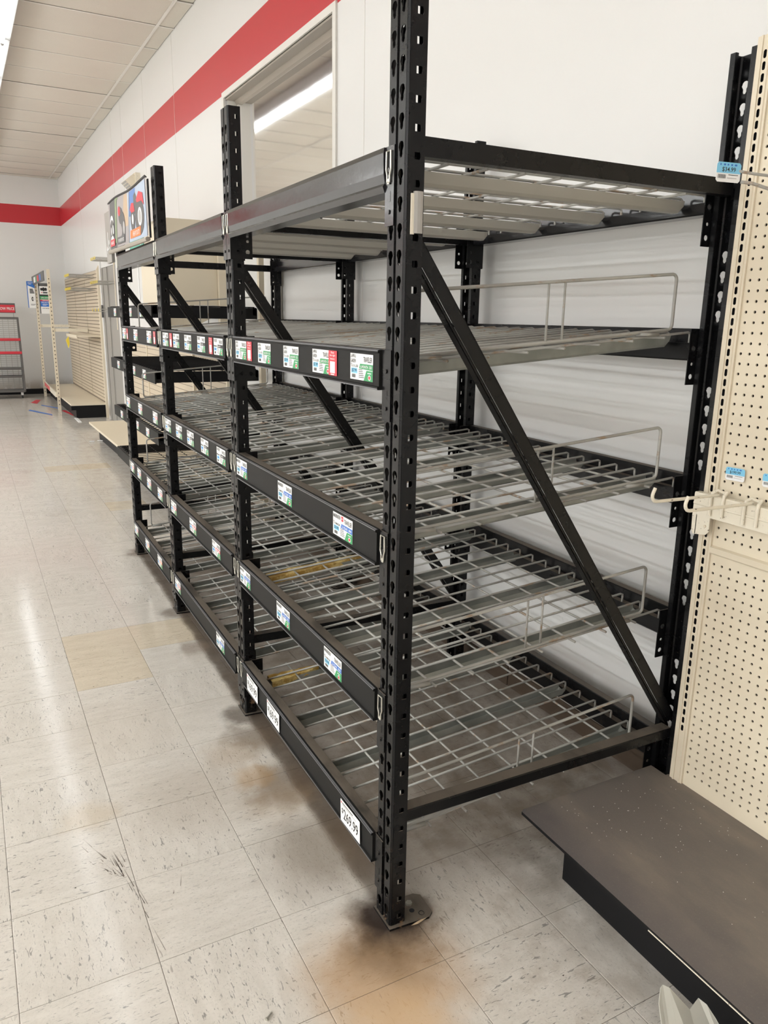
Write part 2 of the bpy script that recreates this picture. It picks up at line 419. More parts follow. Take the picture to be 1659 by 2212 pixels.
b = MB(M['baseblk']); b.box(LEFTX, WX - .01, FARY - .008, FARY, 0, .10); obj('baseboard_far', b, room=True, kind='structure')
b = MB(mat('brown_cove_base', (.075, .05, .032), .55))
for k in range(9): b.box(WX - .007, WX, -1.5 + 1.22 * k, -1.5 + 1.22 * k + 1.212, 0, .085)
obj('baseboard_right', b, room=True, kind='structure')

# ceiling: boards laid in a metal grid
ceiling = bpy.data.objects.new('ceiling', None); COL.objects.link(ceiling); ceiling['kind'] = 'structure'; ceiling.rotation_euler = (0, 0, TH)
b = MB(M['ceil']); b.box(LEFTX, WX + .1, BACKY, FARY, CZ + .012, CZ + .05); obj('ceiling_backing', b, ceiling)
colx = [WX - .145 - 1.219 * k for k in range(14)]
rows = [5.31 - .612 * 19 + .612 * k for k in range(36)]
tm = {}
tilecount = 0
rest = MB(M['ceil'])
for ci in range(len(colx)):
    x1 = WX if ci == 0 else colx[ci - 1]; x0 = colx[ci]
    if x0 < LEFTX: x0 = LEFTX
    for yy in rows:
        if yy < BACKY - .1 or yy > FARY - .03: continue
        y1 = min(yy + .612, FARY)
        key = (ci == 0, round(x1 - x0, 3), round(y1 - yy, 3))
        sag = random.uniform(0, .006)
        if ci < 4 and yy > -2 and tilecount < 150:
            if key not in tm:
                q = MB(M['ceil']); q.box(.006, x1 - x0 - .006, .006, y1 - yy - .006, 0, .01); tm[key] = q.mesh('ceiling_tile')
            o = obj('ceiling_tile', tm[key], ceiling, loc=(x0, yy, CZ - .002 + sag))
            if ci == 0: o.rotation_euler = (0, random.uniform(-.03, .03), 0)
            tilecount += 1
        else: rest.box(x0 + .006, x1 - .006, yy + .006, y1 - .006, CZ - .002 + sag, CZ + .008 + sag)
obj('ceiling_tile', rest, ceiling, kind='stuff')
b = MB(M['tbar'])
for x in colx: b.box(x - .012, x + .012, BACKY, FARY, CZ - .006, CZ - .002)
obj('ceiling_grid_bar', b, ceiling)
b = MB(M['tbar'])
for yy in rows: b.box(LEFTX, WX, yy - .009, yy + .009, CZ - .005, CZ - .0025)
obj('ceiling_cross_bar', b, ceiling)

# floor tiles: nearest 300 in view are objects, the others one field
TX, TY, TR, TS = -.2207, -.1496, .0129, .3048
floor = bpy.data.objects.new('floor', None); COL.objects.link(floor); floor['kind'] = 'structure'; floor.rotation_euler = (0, 0, TR)
b = MB(M['joint']); b.box(-15.6, 1.6, -6.3, 15.2, -.05, -.0012); obj('floor_underlay', b, floor)
def tile_mesh(par, mt):
    q = MB(mt); g_ = .0006; e = .0016
    x0, x1 = g_, TS - g_
    vs = [(x0, x0, -.0012), (x1, x0, -.0012), (x1, x1, -.0012), (x0, x1, -.0012),
          (x0, x0, -.0004), (x1, x0, -.0004), (x1, x1, -.0004), (x0, x1, -.0004),
          (x0 + e, x0 + e, 0), (x1 - e, x0 + e, 0), (x1 - e, x1 - e, 0), (x0 + e, x1 - e, 0)]
    q.add(vs, [(0, 1, 5, 4), (1, 2, 6, 5), (2, 3, 7, 6), (3, 0, 4, 7), (4, 5, 9, 8), (5, 6, 10, 9), (6, 7, 11, 10), (7, 4, 8, 11), (8, 9, 10, 11)])
    me = q.mesh('floor_tile'); a = me.attributes.new('par', 'FLOAT', 'FACE'); a.data.foreach_set('value', [float(par)] * len(me.polygons)); return me
TMS = [tile_mesh(0, M['tile']), tile_mesh(1, M['tile'])]; TAN = tile_mesh(0, M['tile_tan'])
tanset = {(-1, 7), (0, 7), (-1, 6), (0, 22), (1, 22), (1, 16)}
cands = []
def pix(P):
    d = Vector(P) - CAM; z = d.dot(fwd)
    return (829.5 + F_PX * d.dot(r2) / z, 1106 - F_PX * d.dot(u2) / z, z) if z > .05 else None
for i in range(-49, 5):
    for j in range(-20, 49):
        lx, ly = TX + TS * i, TY + TS * j
        ctr = Vector((lx + TS / 2, ly + TS / 2, 0)); ctr.rotate(Matrix.Rotation(TR, 3, 'Z'))
        q = pix(ctr)
        vis = q is not None and -160 < q[0] < 1800 and 600 < q[1] < 2420
        cands.append((0 if vis else 1, (ctr - CAM).length, i, j, ctr))
cands.sort(key=lambda t_: t_[:2])
rest = MB([M['tile'], M['tile_tan']]); pars = []
for n_, (hid, dist, i, j, ctr) in enumerate(cands):
    lx = TX * math.cos(TR) + TY * math.sin(TR) + TS * i; ly = -TX * math.sin(TR) + TY * math.cos(TR) + TS * j
    if n_ < 298 and not hid:
        obj('floor_tile', TAN if (i, j) in tanset else TMS[(i + j) % 2], floor, loc=(lx, ly, random.uniform(-.0003, 0)))
    else:
        g_ = .0012; a_ = len(rest.f)
        rest.quad((lx + g_, ly + g_, 0), (lx + TS - g_, ly + g_, 0), (lx + TS - g_, ly + TS - g_, 0), (lx + g_, ly + TS - g_, 0), 1 if (i, j) in tanset else 0)
        pars.append(float((i + j) % 2))
me = rest.mesh('floor_tile'); a = me.attributes.new('par', 'FLOAT', 'FACE'); a.data.foreach_set('value', pars)
obj('floor_tile', me, floor, kind='stuff')

# window high in the right wall
win = bpy.data.objects.new('window_1', None); COL.objects.link(win); win['kind'] = 'structure'; win.rotation_euler = (0, 0, TH)
b = MB(M['trim'])
tw, tp = .040, .012
b.box(WX - tp, WX + .14, WY0 - tw, WY0, WZ0 - tw, WZ1 + tw); b.box(WX - tp, WX + .14, WY1, WY1 + tw, WZ0 - tw, WZ1 + tw)
b.box(WX - tp, WX + .14, WY0, WY1, WZ1, WZ1 + tw); b.box(WX - tp, WX + .16, WY0, WY1, WZ0 - tw, WZ0)
obj('window_frame', b, win)
b = MB(M['soffit'])
b.box(WX + .005, WX + .14, WY0, WY1, WZ1 - .012, WZ1); b.prism([(WX + .07, WZ1 - .012), (WX + .12, WZ1 - .012), (WX + .12, WZ1 - .05), (WX + .09, WZ1 - .035)], 1, WY0, WY1)
obj('window_head', b, win)
b = MB(M['trim']); b.box(WX + .02, WX + .10, WY1 - .006, WY1, WZ0, WZ1 - .012); b.box(WX + .085, WX + .12, WY1 - .05, WY1 - .006, WZ0, WZ1 - .04); obj('window_stop', b, win)
b = MB(M['glass']); b.quad((WX + .105, WY0, WZ0), (WX + .105, WY1 - .04, WZ0), (WX + .105, WY1 - .04, WZ1 - .03), (WX + .105, WY0, WZ1 - .03)); obj('pane', b, win)
b = MB(mat('office_wall', (.46, .44, .41), .7)); X0, X1 = WX + .15, WX + 1.7
b.quad((X1, WY0 - 1.5, 1.2), (X1, WY1 + 2.5, 1.2), (X1, WY1 + 2.5, 3.4), (X1, WY0 - 1.5, 3.4)); b.quad((X0, WY0 - 1.5, 3.4), (X1, WY0 - 1.5, 3.4), (X1, WY1 + 2.5, 3.4), (X0, WY1 + 2.5, 3.4))
b.quad((X0, WY1 + 2.5, 1.2), (X1, WY1 + 2.5, 1.2), (X1, WY1 + 2.5, 3.4), (X0, WY1 + 2.5, 3.4)); b.quad((X0, WY0 - 1.5, 1.2), (X1, WY0 - 1.5, 1.2), (X1, WY0 - 1.5, 3.4), (X0, WY0 - 1.5, 3.4))
b.quad((X0, WY0 - 1.5, 1.2), (X1, WY0 - 1.5, 1.2), (X1, WY1 + 2.5, 1.2), (X0, WY1 + 2.5, 1.2))
obj('office_room', b, win)
# orange carton on the inner sill
fnb = lambda u, v: (WX + .162 - .0006, 3.20 - u, 2.245 + v)
b = MB([M['orange'], M['ink'], M['white']]); b.box(WX + .162, WX + .32, 2.90, 3.20, 2.245, 2.43, 0); b.box(WX + .158, WX + .322, 2.896, 3.204, 2.235, 2.275, 2)
text(b, 'APACHE', .02, .18, .07, .14, fnb, 1)
tag(obj('carton', b, room=True), 'orange and white carton lettered in black standing behind the window glass', 'carton')
b = MB(M['trim']); b.box(WX + .15, WX + .36, WY0 - .1, WY1 + .1, 2.20, 2.235); obj('inner_sill', b, win)

# ceiling lamps
def fixture(X, Y0, label):
    t_ = thing('ceiling_lamp', label, 'lamp', (0, 0, 0), TH, 'fluorescent strip lamps in rows')
    q = MB(M['fixture']); q.prism([(X - .06, CZ - .02), (X - .055, LIGHT_Z + .05), (X - .062, LIGHT_Z + .035), (X - .062, LIGHT_Z + .030), (X - .03, LIGHT_Z + .036), (X + .03, LIGHT_Z + .036), (X + .062, LIGHT_Z + .030), (X + .062, LIGHT_Z + .035), (X + .055, LIGHT_Z + .05), (X + .06, CZ - .02)], 1, Y0, Y0 + 2.43)
    obj('lamp_housing', q, t_)
    for k in range(2):
        q = MB([M['tube'], M['fixture']])
        q.tube([(X, Y0 + .02 + 1.215 * k, LIGHT_Z), (X, Y0 + 1.195 + 1.215 * k, LIGHT_Z)], .013, 10)
        q.tube([(X, Y0 + .0 + 1.215 * k, LIGHT_Z), (X, Y0 + .03 + 1.215 * k, LIGHT_Z)], .0135, 10, 1); q.tube([(X, Y0 + 1.185 + 1.215 * k, LIGHT_Z), (X, Y0 + 1.215 + 1.215 * k, LIGHT_Z)], .0135, 10, 1)
        obj('lamp_tube', q, t_)
names = ['nearest', 'second', 'third', 'fourth', 'fifth', 'sixth', 'seventh', 'eighth']
for X in LIGHT_ROWS:
    for k in range(8):
        fixture(X, -5.75 + 2.44 * k + .06, 'fluorescent strip lamp, %s from the far wall, in the row %s' % (names[7 - k], {0: 'over the aisle', 1: 'left of the aisle', 2: 'third from the right wall', 3: 'added unseen as fourth', 4: 'added unseen at far left'}[LIGHT_ROWS.index(X)]))

# ------------------------------------------------------------------ the rack
FY = [0.0, 1.195, 2.360, 3.480]
UW, UD, XF, XB, UH = .076, .041, .010, 1.009, 2.148
HP = .0508
PI = math.pi
def sq_r(h): return lambda a: h / max(abs(math.cos(a)), abs(math.sin(a)))
def key_r(a):
    # round head above, narrower tail below
    dx, dy = math.cos(a), math.sin(a)
    best = .004
    cyy, R = .006, .0105
    bq = dy * cyy; disc = bq * bq - (cyy * cyy - R * R)
    if disc > 0: best = max(best, bq + math.sqrt(disc))
    cy2, R2 = -.009, .0058
    bq = dy * cy2; disc = bq * bq - (cy2 * cy2 - R2 * R2)
    if disc > 0: best = max(best, bq + math.sqrt(disc))
    return best
def upright_mesh(z0, back):
    q = MB(M['black'])
    def X(x): return (XF + x) if not back else (XB - x)
    ks = sorted(z0 - HP * k for k in range(-3, 45))
    ks = [z for z in ks if .02 < z < UH - .012]
    sqh = [(.025, z, HP / 2 - .004, sq_r(.0068)) for z in ks]
    for yy in (0.0, UW): q.perf(.004, UD, 0, UH, sqh, lambda u, v, yy=yy: (X(u), yy, v))
    kz = [z + .012 for z in ks if z + .04 < UH]
    q.perf(.004, .033, 0, UH, [(.0195, z, HP / 2 - .002, key_r) for z in kz], lambda u, v: (X(0), u, v))
    q.perf(.043, .072, 0, UH, [(.0565, z, HP / 2 - .002, key_r) for z in kz], lambda u, v: (X(0), u, v))
    for (x0, y0, x1, y1) in ((0, .033, .006, .035), (.006, .035, .006, .041), (.006, .041, 0, .043), (0, .004, .004, 0), (0, .072, .004, UW), (UD, 0, UD, .015), (UD, UW, UD, UW - .015), (UD, .015, UD - .009, .015), (UD, UW - .015, UD - .009, UW - .015)):
        q.quad((X(x0), y0, 0), (X(x1), y1, 0), (X(x1), y1, UH), (X(x0), y0, UH))
    return q.mesh('upright')
rack = thing('storage_rack', 'black steel storage rack of three bays with perforated uprights and labelled beams against the wall', 'rack', (0, 0, 0))
UM = {(a_, b_): upright_mesh(z_, b_) for a_, z_ in (('n', 2.0606), ('f', 2.1172)) for b_ in (False, True)}
def foot_mesh(back):
    q = MB([M['black'], M['chrome'], M['hole_shade']])
    P = [(.004, -.010), (.116, -.016), (.132, -.004), (.134, .062), (.118, .074), (.004, .080)]
    if back: P = [(1.019 - x, y) for x, y in P][::-1]
    q.prism(P, 2, 0.0002, .006)
    sx = (lambda x: 1.019 - x) if back else (lambda x: x)
    q.cyl((sx(.090), .045, .006), .009, .006, n=6, mi=1); q.cyl((sx(.086), .022, .006), .007, .0006, mi=2); q.cyl((sx(.104), .002, .006), .006, .0012, mi=0)
    q.tube([(sx(.104) + .007 * math.cos(t_ * PI / 5), .004 + .007 * math.sin(t_ * PI / 5), .0065) for t_ in range(10)], .001, 4, closed=True)
    return q.mesh('foot_plate')
FM = {False: foot_mesh(False), True: foot_mesh(True)}
def brace_mesh(kind_):
    q = MB(M['black'])
    if kind_ == 'diag':
        a = Vector((.045, 0, 1.682)); c = Vector((.985, 0, .352)); d = (c - a).normalized(); n = Vector((d.z, 0, -d.x))
        if n.z > 0: n = -n
        def P(t_, y, o): v = (a if t_ == 0 else c) + n * o; return (v.x, y, v.z)
        # folded channel: web facing out, flanges folded in
        def bar(y0, y1, o0, o1):
            vs = [P(t_, y, o) for t_ in (0, 1) for y in (y0, y1) for o in (o0, o1)]
            q.add(vs, [(0, 1, 3, 2), (4, 6, 7, 5), (0, 4, 5, 1), (2, 3, 7, 6), (0, 2, 6, 4), (1, 5, 7, 3)])
        bar(.022, .0245, 0.0, .030); bar(.022, .050, 0.0, .0025); bar(.026, .050, .030, .0325); bar(.026, .0285, .0325, .038); bar(.026, .050, .0365, .038)
    elif kind_ == 'top': 
        q.box(XF + .041, .968, .022, .050, 1.812, 1.850)
    else:
        q.prism([(.018, .282), (.052, .282), (.055, .285), (.055, .312), (.052, .315), (.018, .315), (.015, .312), (.015, .285)], 0, XF + .041, .968)
    return q.mesh('brace')
BM = {k: brace_mesh(k) for k in ('diag', 'top', 'low')}
for fi, fy in enumerate(FY):
    for back in (False, True):
        o = obj('upright', UM[('n' if fi == 0 else 'f', back)], rack, loc=(0, fy, 0), solid=.0022)
        obj('foot_plate', FM[back], o)
    obj('diagonal_brace', BM['diag'], rack, loc=(0, fy, 0)); obj('horizontal_brace', BM['top'], rack, loc=(0, fy, 0 if fi == 0 else -.035)); obj('horizontal_brace', BM['low'], rack, loc=(0, fy, 0))

FRONT = {1: 1.832, 2: 1.430, 3: 1.027, 4: .628, 5: .226}
DECKZ = {1: 1.822, 2: 1.395, 3: .990, 4: .587, 5: .180}
SLOPE = .080
def deck_z(l, x): return DECKZ[l] + (SLOPE * x if l > 1 else 0)
BH = .086
def connector(parent, z, side_y, dirn, back, clip):
    """L plate hooked on the upright face; side_y = side plane of the upright, dirn = +1 when the upright lies towards +y"""
    q = MB(M['black_top'] if z > 1.6 else M['black']); sgn = -1 if back else 1
    xf = (XF - .0035) if not back else (XB + .0035)
    def X(x): return xf + sgn * x
    y0 = side_y + dirn * .036
    ya, yb = sorted((side_y - dirn * .002, y0))
    q.box(*sorted((X(-.0015), X(.0015))), ya, yb, z - .152, z)
    yy = side_y - dirn * .0035
    rd = lambda r_: (lambda a: r_)
    hs = [(.058, z - .128, .014, rd(.0075)), (.058, z - .094, .010, rd(.005)), (.058, z - .052, .014, rd(.0075))]
    hs2 = [(.024, z - .128, .012, rd(.006))]
    hs.sort(key=lambda h: h[1])
    q2 = MB(M['black'])
    q2.perf(.040, .074, z - .150, z, hs, lambda u, v: (X(u), yy, v)); q2.perf(0, .040, z - .150, z, hs2, lambda u, v: (X(u), yy, v))
    obj('connector_side', q2, parent, solid=.003)
    for zz in (z - .045, z - .125):
        q.cyl((X(-.004), (ya + yb) / 2, zz), .0045, .003 * 1, axis=0, n=8)
    q.box(*sorted((X(-.002), X(-.0008))), (ya + yb) / 2 - .005, (ya + yb) / 2 + .005, z - .105, z - .085)
    obj('connector_plate', q, parent)
    if clip:
        q = MB(M['chrome']); ym = (ya + yb) / 2; xs = X(-.004)
        pts = [(ym - .009, z - .010), (ym + .009, z - .010), (ym + .010, z - .044), (ym + .005, z - .056), (ym + .005, z - .068), (ym - .005, z - .068), (ym - .005, z - .056), (ym - .010, z - .044)]
        q.tube([(xs, y_, z_) for y_, z_ in pts], .0022, 6, closed=True); q.box(xs - .001, xs + .001, ym - .004, ym + .004, z - .072, z - .062)
        obj('safety_clip', q, parent)
def beam(l, bi):
    y0 = FY[bi] + UW + .002; y1 = FY[bi + 1] - .002; z = FRONT[l]
    mt = M['black_top'] if l == 1 else M['black']
    q = MB(mt)
    # front face line x0 .. step ledge at the back for the deck
    if l == 1: prof = [(.002, z), (.034, z), (.034, z - .020), (.056, z - .020), (.056, z - BH + .004), (.050, z - BH), (.004, z - BH), (-.001, z - BH + .012), (.004, z - BH + .018), (.001, z - .050), (.0, z - .010)]
    else: prof = [(.008, z), (.036, z), (.038, z - .003), (.038, z - .035), (.056, z - .035), (.056, z - BH + .004), (.050, z - BH), (.008, z - BH)]
    q.prism([(x, zz) for x, zz in prof], 1, y0, y1)
    o = obj('front_beam', q, rack)
    if l > 1:
        s_ = MB([M['strip'], M['strip_glint']]); x = -.002
        pr = [(.008, z - .001), (x, z - .001), (x - .002, z - .003), (x - .002, z - .007), (x + .002, z - .008), (x + .002, z - .079), (x - .002, z - .080), (x - .002, z - .085), (x, z - .087), (.008, z - .087)]
        s_.prism(pr, 1, y0 + .006, y1 - .006)
        s_.box(x - .0024, x - .0008, y0 + .006, y1 - .03, z - .0036, z - .0018, 1); s_.box(x - .0024, x - .0008, y0 + .006, y1 - .03, z - .0862, z - .0838, 1); s_.box(x + .0, x + .004, y0 + .006, y1 - .006, z - .0012, z - .0002, 1)  # painted glint lines on the strip ridges
        obj('label_strip', s_, o)
    connector(o, z, FY[bi + 1], 1, False, clip=True)
    connector(o, z, FY[bi] + UW, -1, False, clip=(l in (1, 3, 4) or bi > 0))
    zb = deck_z(l, .965) + (.020 if l == 1 else .010)
    q = MB(mt)
    bh = .068 if l == 1 else BH
    prof = [(1.012, zb), (.986, zb), (.984, zb - .003), (.984, zb - .038), (.962, zb - .038), (.962, zb - bh + .004), (.966, zb - bh), (1.012, zb - bh)]
    q.prism(prof, 1, y0, y1); o = obj('back_beam', q, rack)
    connector(o, zb, FY[bi + 1], 1, True, False); connector(o, zb, FY[bi] + UW, -1, True, False)
for bi in range(3):
    for l in range(1, 6): beam(l, bi)

# card sleeve on the near upright
q = MB([M['clearp'], M['cream']]); q.box(.0215, .0285, -.0055, -.0012, 1.660, 1.737, 1); q.prism([(.0275, -.0012), (.0275, -.0075), (.033, -.010), (.040, -.010), (.046, -.0085), (.046, -.0012)], 2, 1.662, 1.741, 0)
tag(obj('price_card_sleeve', q), 'clear plastic card sleeve clipped on the side of the nearest black upright', 'card holder')

# wire decks
WP = .0757
def deck_meshes(width, slope, top):
    def z(x): return slope * x
    wires = MB(M['wire']); r = .0035
    xs0, xs1 = .048, .966
    n = int((width - .012) / WP) + 1; st = (width - WP * (n - 1)) / 2
    for k in range(n):
        y = st + WP * k
        wires.tube([(xs0, y, z(xs0)), (xs1 - .008, y, z(xs1 - .008)), (xs1 - .001, y, z(xs1) - .004), (xs1, y, z(xs1) - .010), (xs1, y, z(xs1) - .033)], r, 6)
    xs = [.0615 + .1125 * k for k in range(9)] if not top else [.056 + .102 * k for k in range(9)]
    for x in xs:
        if x < .955: wires.tube([(x, .002, z(x) - .0055), (x, width - .002, z(x) - .0055)], r, 6)
    chans = []
    m_ = 4
    for k in range(m_):
        yc = width * (k + .36) / m_ if False else .085 + (width - .19) * k / (m_ - 1) + .01
        c = MB(M['channel_top'] if top else M['channel'])
        h = .030; w = .020
        # shallow U channel, open upwards, its ends rounded off
        x0, x1 = .062, .950
        for (ya, za, yb, zb2) in ((-w, 0, -w + .003, -h + .006), (-w + .003, -h + .006, -w + .009, -h), (-w + .009, -h, w - .009, -h), (w - .009, -h, w - .003, -h + .006), (w - .003, -h + .006, w, 0)):
            N = 3
            X = [x0, x0 + .012, x1 - .012, x1]
            for i in range(3):
                xa, xb = X[i], X[i + 1]
                fa = .55 if i == 0 else 1; fb = .55 if i == 2 else 1
                c.quad((xa, yc + ya, z(xa) - .009 + za * fa), (xb, yc + ya, z(xb) - .009 + za * fb), (xb, yc + yb, z(xb) - .009 + zb2 * fb), (xa, yc + yb, z(xa) - .009 + zb2 * fa))
        chans.append(c.mesh('support_channel'))
    return wires.mesh('wire_grid', True), chans
levels = {1: 'top', 2: 'second', 3: 'third', 4: 'fourth', 5: 'lowest'}
bays = ['nearest bay', 'middle bay', 'farthest bay']
for bi in range(3):
    wdt = FY[bi + 1] - FY[bi] - UW - .012; y0 = FY[bi] + UW + .006
    D = {False: deck_meshes(wdt, SLOPE, False), True: deck_meshes(wdt, 0.0, True)}
    for l in range(1, 6):
        if l == 1 and bi == 2: continue
        wm, ch = D[l == 1]
        t_ = thing('wire_deck', 'grey wire mesh deck on the %s level in the %s of the rack' % (levels[l].replace('top', 'highest'), bays[bi]), 'wire deck', (0, y0, DECKZ[l]), 0, 'wire decks of the rack')
        if l == 1: t_['label'] = 'beige grey wire mesh deck on the highest level in the %s of the rack' % bays[bi]
        if l == 5: t_['label'] = 'grey wire mesh deck on the lowest level in the %s of the rack' % bays[bi]
        o = obj('wire_grid', wm, t_, kind='stuff')
        for k, c in enumerate(ch):
            o = obj('support_channel', c, t_)
            if bi == 0 and l in (4, 5) and k == 3:
                mr = c.copy(); mr.materials.clear(); mr.materials.append(M['channel'])
                o.data = mr
                # dried yellow residue lying in the channel
                rs = MB(M['residue']); random.seed(l)
                X_ = .075; Xe = .27 if l == 5 else .50; yc = .085 + (wdt - .19) + .01
                pts = []
                nn_ = 14
                L_, R_ = [], []
                for i in range(nn_ + 1):
                    x = X_ + (Xe - X_) * i / nn_; w_ = .026 * (1 - (i / nn_) ** 2 * .7) + random.uniform(-.003, .004)
                    L_.append((x, yc - w_, SLOPE * x - .004)); R_.append((x, yc + w_, SLOPE * x - .004 + random.uniform(0, .003)))
                for i in range(nn_):
                    rs.quad(L_[i], L_[i + 1], R_[i + 1], R_[i]); rs.quad(R_[i], R_[i + 1], (R_[i + 1][0], R_[i + 1][1] + .003, R_[i + 1][2] - .024), (R_[i][0], R_[i][1] + .003, R_[i][2] - .024))
                    rs.quad(L_[i + 1], L_[i], (L_[i][0], L_[i][1] - .001, L_[i][2] - .026 + .014 * (i / nn_)), (L_[i + 1][0], L_[i + 1][1] - .001, L_[i + 1][2] - .026 + .014 * (i / nn_)))
                obj('dried_residue', rs, t_, label='dried yellow residue on the channel')

# wire side guards
def guard_mesh(slope):
    q = MB(M['wire']); z = lambda x: slope * x
    x0, x1, h, r = .095, .885, .142, .0042
    P = []
    def arc(cx, cz, a0, a1, rr=.014):
        for k in range(5):
            a = a0 + (a1 - a0) * k / 4; P.append((cx + rr * math.cos(a), cz + rr * math.sin(a)))
    arc(x0 + .014, z(x0) + .014, 1.5 * PI, PI); arc(x0 + .014, z(x0) + h - .014, PI, .5 * PI); arc(x1 - .014, z(x1) + h - .014, .5 * PI, 0); arc(x1 - .014, z(x1) + .014, 0, -.5 * PI)
    q.tube([(x, 0, zz) for x, zz in P], r, 8, closed=True)
    for x in (.462, .512): q.tube([(x, 0, z(x) + .002), (x, 0, z(x) + h - .002)], .003, 6)
    for x in (.13, .80): q.box(x - .03, x + .03, -.012, .012, z(x) - .010, z(x) - .002)
    return q.mesh('side_guard', True)
GM = guard_mesh(SLOPE)
for bi, yy, wh in ((0, .098, 'nearest rack end'), (2, 3.42, 'farthest rack end')):
    for l in (2, 3, 4, 5):
        o = obj('side_guard', GM, loc=(0, yy, DECKZ[l] + .0125))
        tag(o, 'grey wire side guard loop on the %s deck at the %s' % (levels[l], wh), 'wire guard', 'wire side guards on the decks')

# ------------------------------------------------------------------ cards on the label strips
CW, CH = .118, .059
MATS = [M['white'], M['ink'], M['blue'], M['sky'], M['green'], M['red'], M['orange'], M['grey']]
def card_mesh(kind_):
    q = MB(MATS)
    fn0 = lambda d: (lambda u, v: (-d, -u + CW / 2, v - CH / 2))
    def R(u0, u1, v0, v1, mi, d=.0003): f = fn0(d); q.quad(f(u0, v0), f(u1, v0), f(u1, v1), f(u0, v1), mi)
    f2, f3 = fn0(.0006), fn0(.0009)
    q.box(0, .0002, -CW / 2, CW / 2, -CH / 2, CH / 2, 0); R(0, CW, 0, CH, 0, .0002)
    title, band, t1, price, code = {
        'LG': (('LAWN &', 'GARDEN'), 4, '6-MONTH  350', '$57.99', 'TG U1-L350'), 'MN': (('MARINE/RV', ''), 2, '2-YEAR  800', '$210.90', 'TG 24-24M6ACDM'), 'MR': (('MARINE/RV', ''), 2, '2-YEAR  800', '$210.90', 'TG 24-24M6ACDM'),
        'PS': (('POWERSPORTS', ''), 1, '6-MONTH', None, None), 'HD': (('HEAVY DUTY', ''), 5, None, None, None), 'HO': (('HEAVY DUTY', ''), 6, None, None, None)}[kind_]
    bar = lambda u0, u1, v0, v1, mi, fx: q.quad(fx(u0, v0), fx(u1, v0), fx(u1, v1), fx(u0, v1), mi)
    if title[1]: text(q, title[0], .003, .030, .049, .0575, f2, 1); text(q, title[1], .003, .030, .038, .0465, f2, 1)
    else: text(q, title[0], .003, .048, .045, .056, f2, 1)
    text(q, 'TRAVELLER', .070, .114, .041, .053, f2, 1)
    if kind_ == 'MN': bar(.052, .064, .044, .057, 5, f2); text(q, 'NEW', .054, .062, .048, .053, f3, 0)
    bar(.003, .010, .035, .0363, 1, f2)
    if code: text(q, code, .003, .042, .028, .034, f2, 1)
    else: bar(.003, .020, .029, .0335, 1, f2); bar(.023, .040, .029, .0335, 1, f2)
    q.poly([f2(.048, .026), f2(CW, .024), f2(CW, .037), f2(.053, .037)], band); text(q, t1, .056, .113 if kind_ != 'PS' else .090, .0275, .034, f3, 0) if t1 else [bar(.057, .082, .0275, .0335, 0, f3), bar(.088, .110, .0275, .0335, 0, f3)]
    R(.006, .038, .014, .026, 3, .0006); text(q, price, .009, .035, .0155, .0245, f3, 1) if price else bar(.012, .032, .017, .023, 2, f3)
    for k in range(7): R(.010 + k * .0028, .0115 + k * .0028, .004, .012, 1, .0006)
    for k in range(5): R(.046, .074 - k * .002, .006 + k * .0042, .0075 + k * .0042, 1, .0006)
    q.poly([f2(.072, 0), f2(CW, 0), f2(CW, .023), f2(.086, .023)], 4); R(.092, .110, .0165, .0185, 0, .0009)
    c0 = (.102, .008); q.poly([f3(c0[0] + .007 * math.cos(k * PI / 6), c0[1] + .006 * math.sin(k * PI / 6)) for k in range(12)], 0)
    q.poly([fn0(.0012)(c0[0] + .005 * math.cos(k * PI / 6), c0[1] + .004 * math.sin(k * PI / 6)) for k in range(12)], 5)
    return q.mesh('price_card')
def red_mesh():
    q = MB(MATS); w, h = .050, .060
    f = lambda d: (lambda u, v: (-d, -u + w / 2, v - h / 2))
    q.box(-.0002, .0002, -w / 2, w / 2, -h / 2, h / 2, 5)
    text(q, 'Find', .016, .034, .053, .058, f(.0008), 0); text(q, 'the right', .008, .042, .045, .051, f(.0008), 0); text(q, 'battery', .011, .039, .037, .043, f(.0008), 0)
    g_ = f(.0008); q.quad(g_(.010, .006), g_(.040, .006), g_(.040, .034), g_(.010, .034), 0)
    q.quad(g_(.014, .0015), g_(.036, .0015), g_(.036, .004), g_(.014, .004), 0)
    return q.mesh('red_tag')
def big_price(s_):
    q = MB(MATS); w, h = .122, .066
    f = lambda d: (lambda u, v: (-d, -u + w / 2, v - h / 2))
    q.box(0, .0004, -w / 2, w / 2, -h / 2, h / 2, 0)
    g_ = f(.0003); q.quad(g_(0, 0), g_(w, 0), g_(w, h), g_(0, h), 0)
    text(q, '$', .008, .018, .026, .044, f(.0007), 1); text(q, s_, .020, .112, .014, .046, f(.0007), 1)
    g2 = f(.0006); q.quad(g2(.012, .053), g2(.100, .053), g2(.100, .055), g2(.012, .055), 7)
    q.quad(g2(.012, .0575), g2(.080, .0575), g2(.080, .0605), g2(.012, .0605), 1); q.quad(g2(.004, .056), g2(.009, .056), g2(.009, .062), g2(.004, .062), 5)
    return q.mesh('price_card')
CMS = {k: card_mesh(k) for k in ('LG', 'MR', 'MN', 'PS', 'HD', 'HO')}; RM = red_mesh()
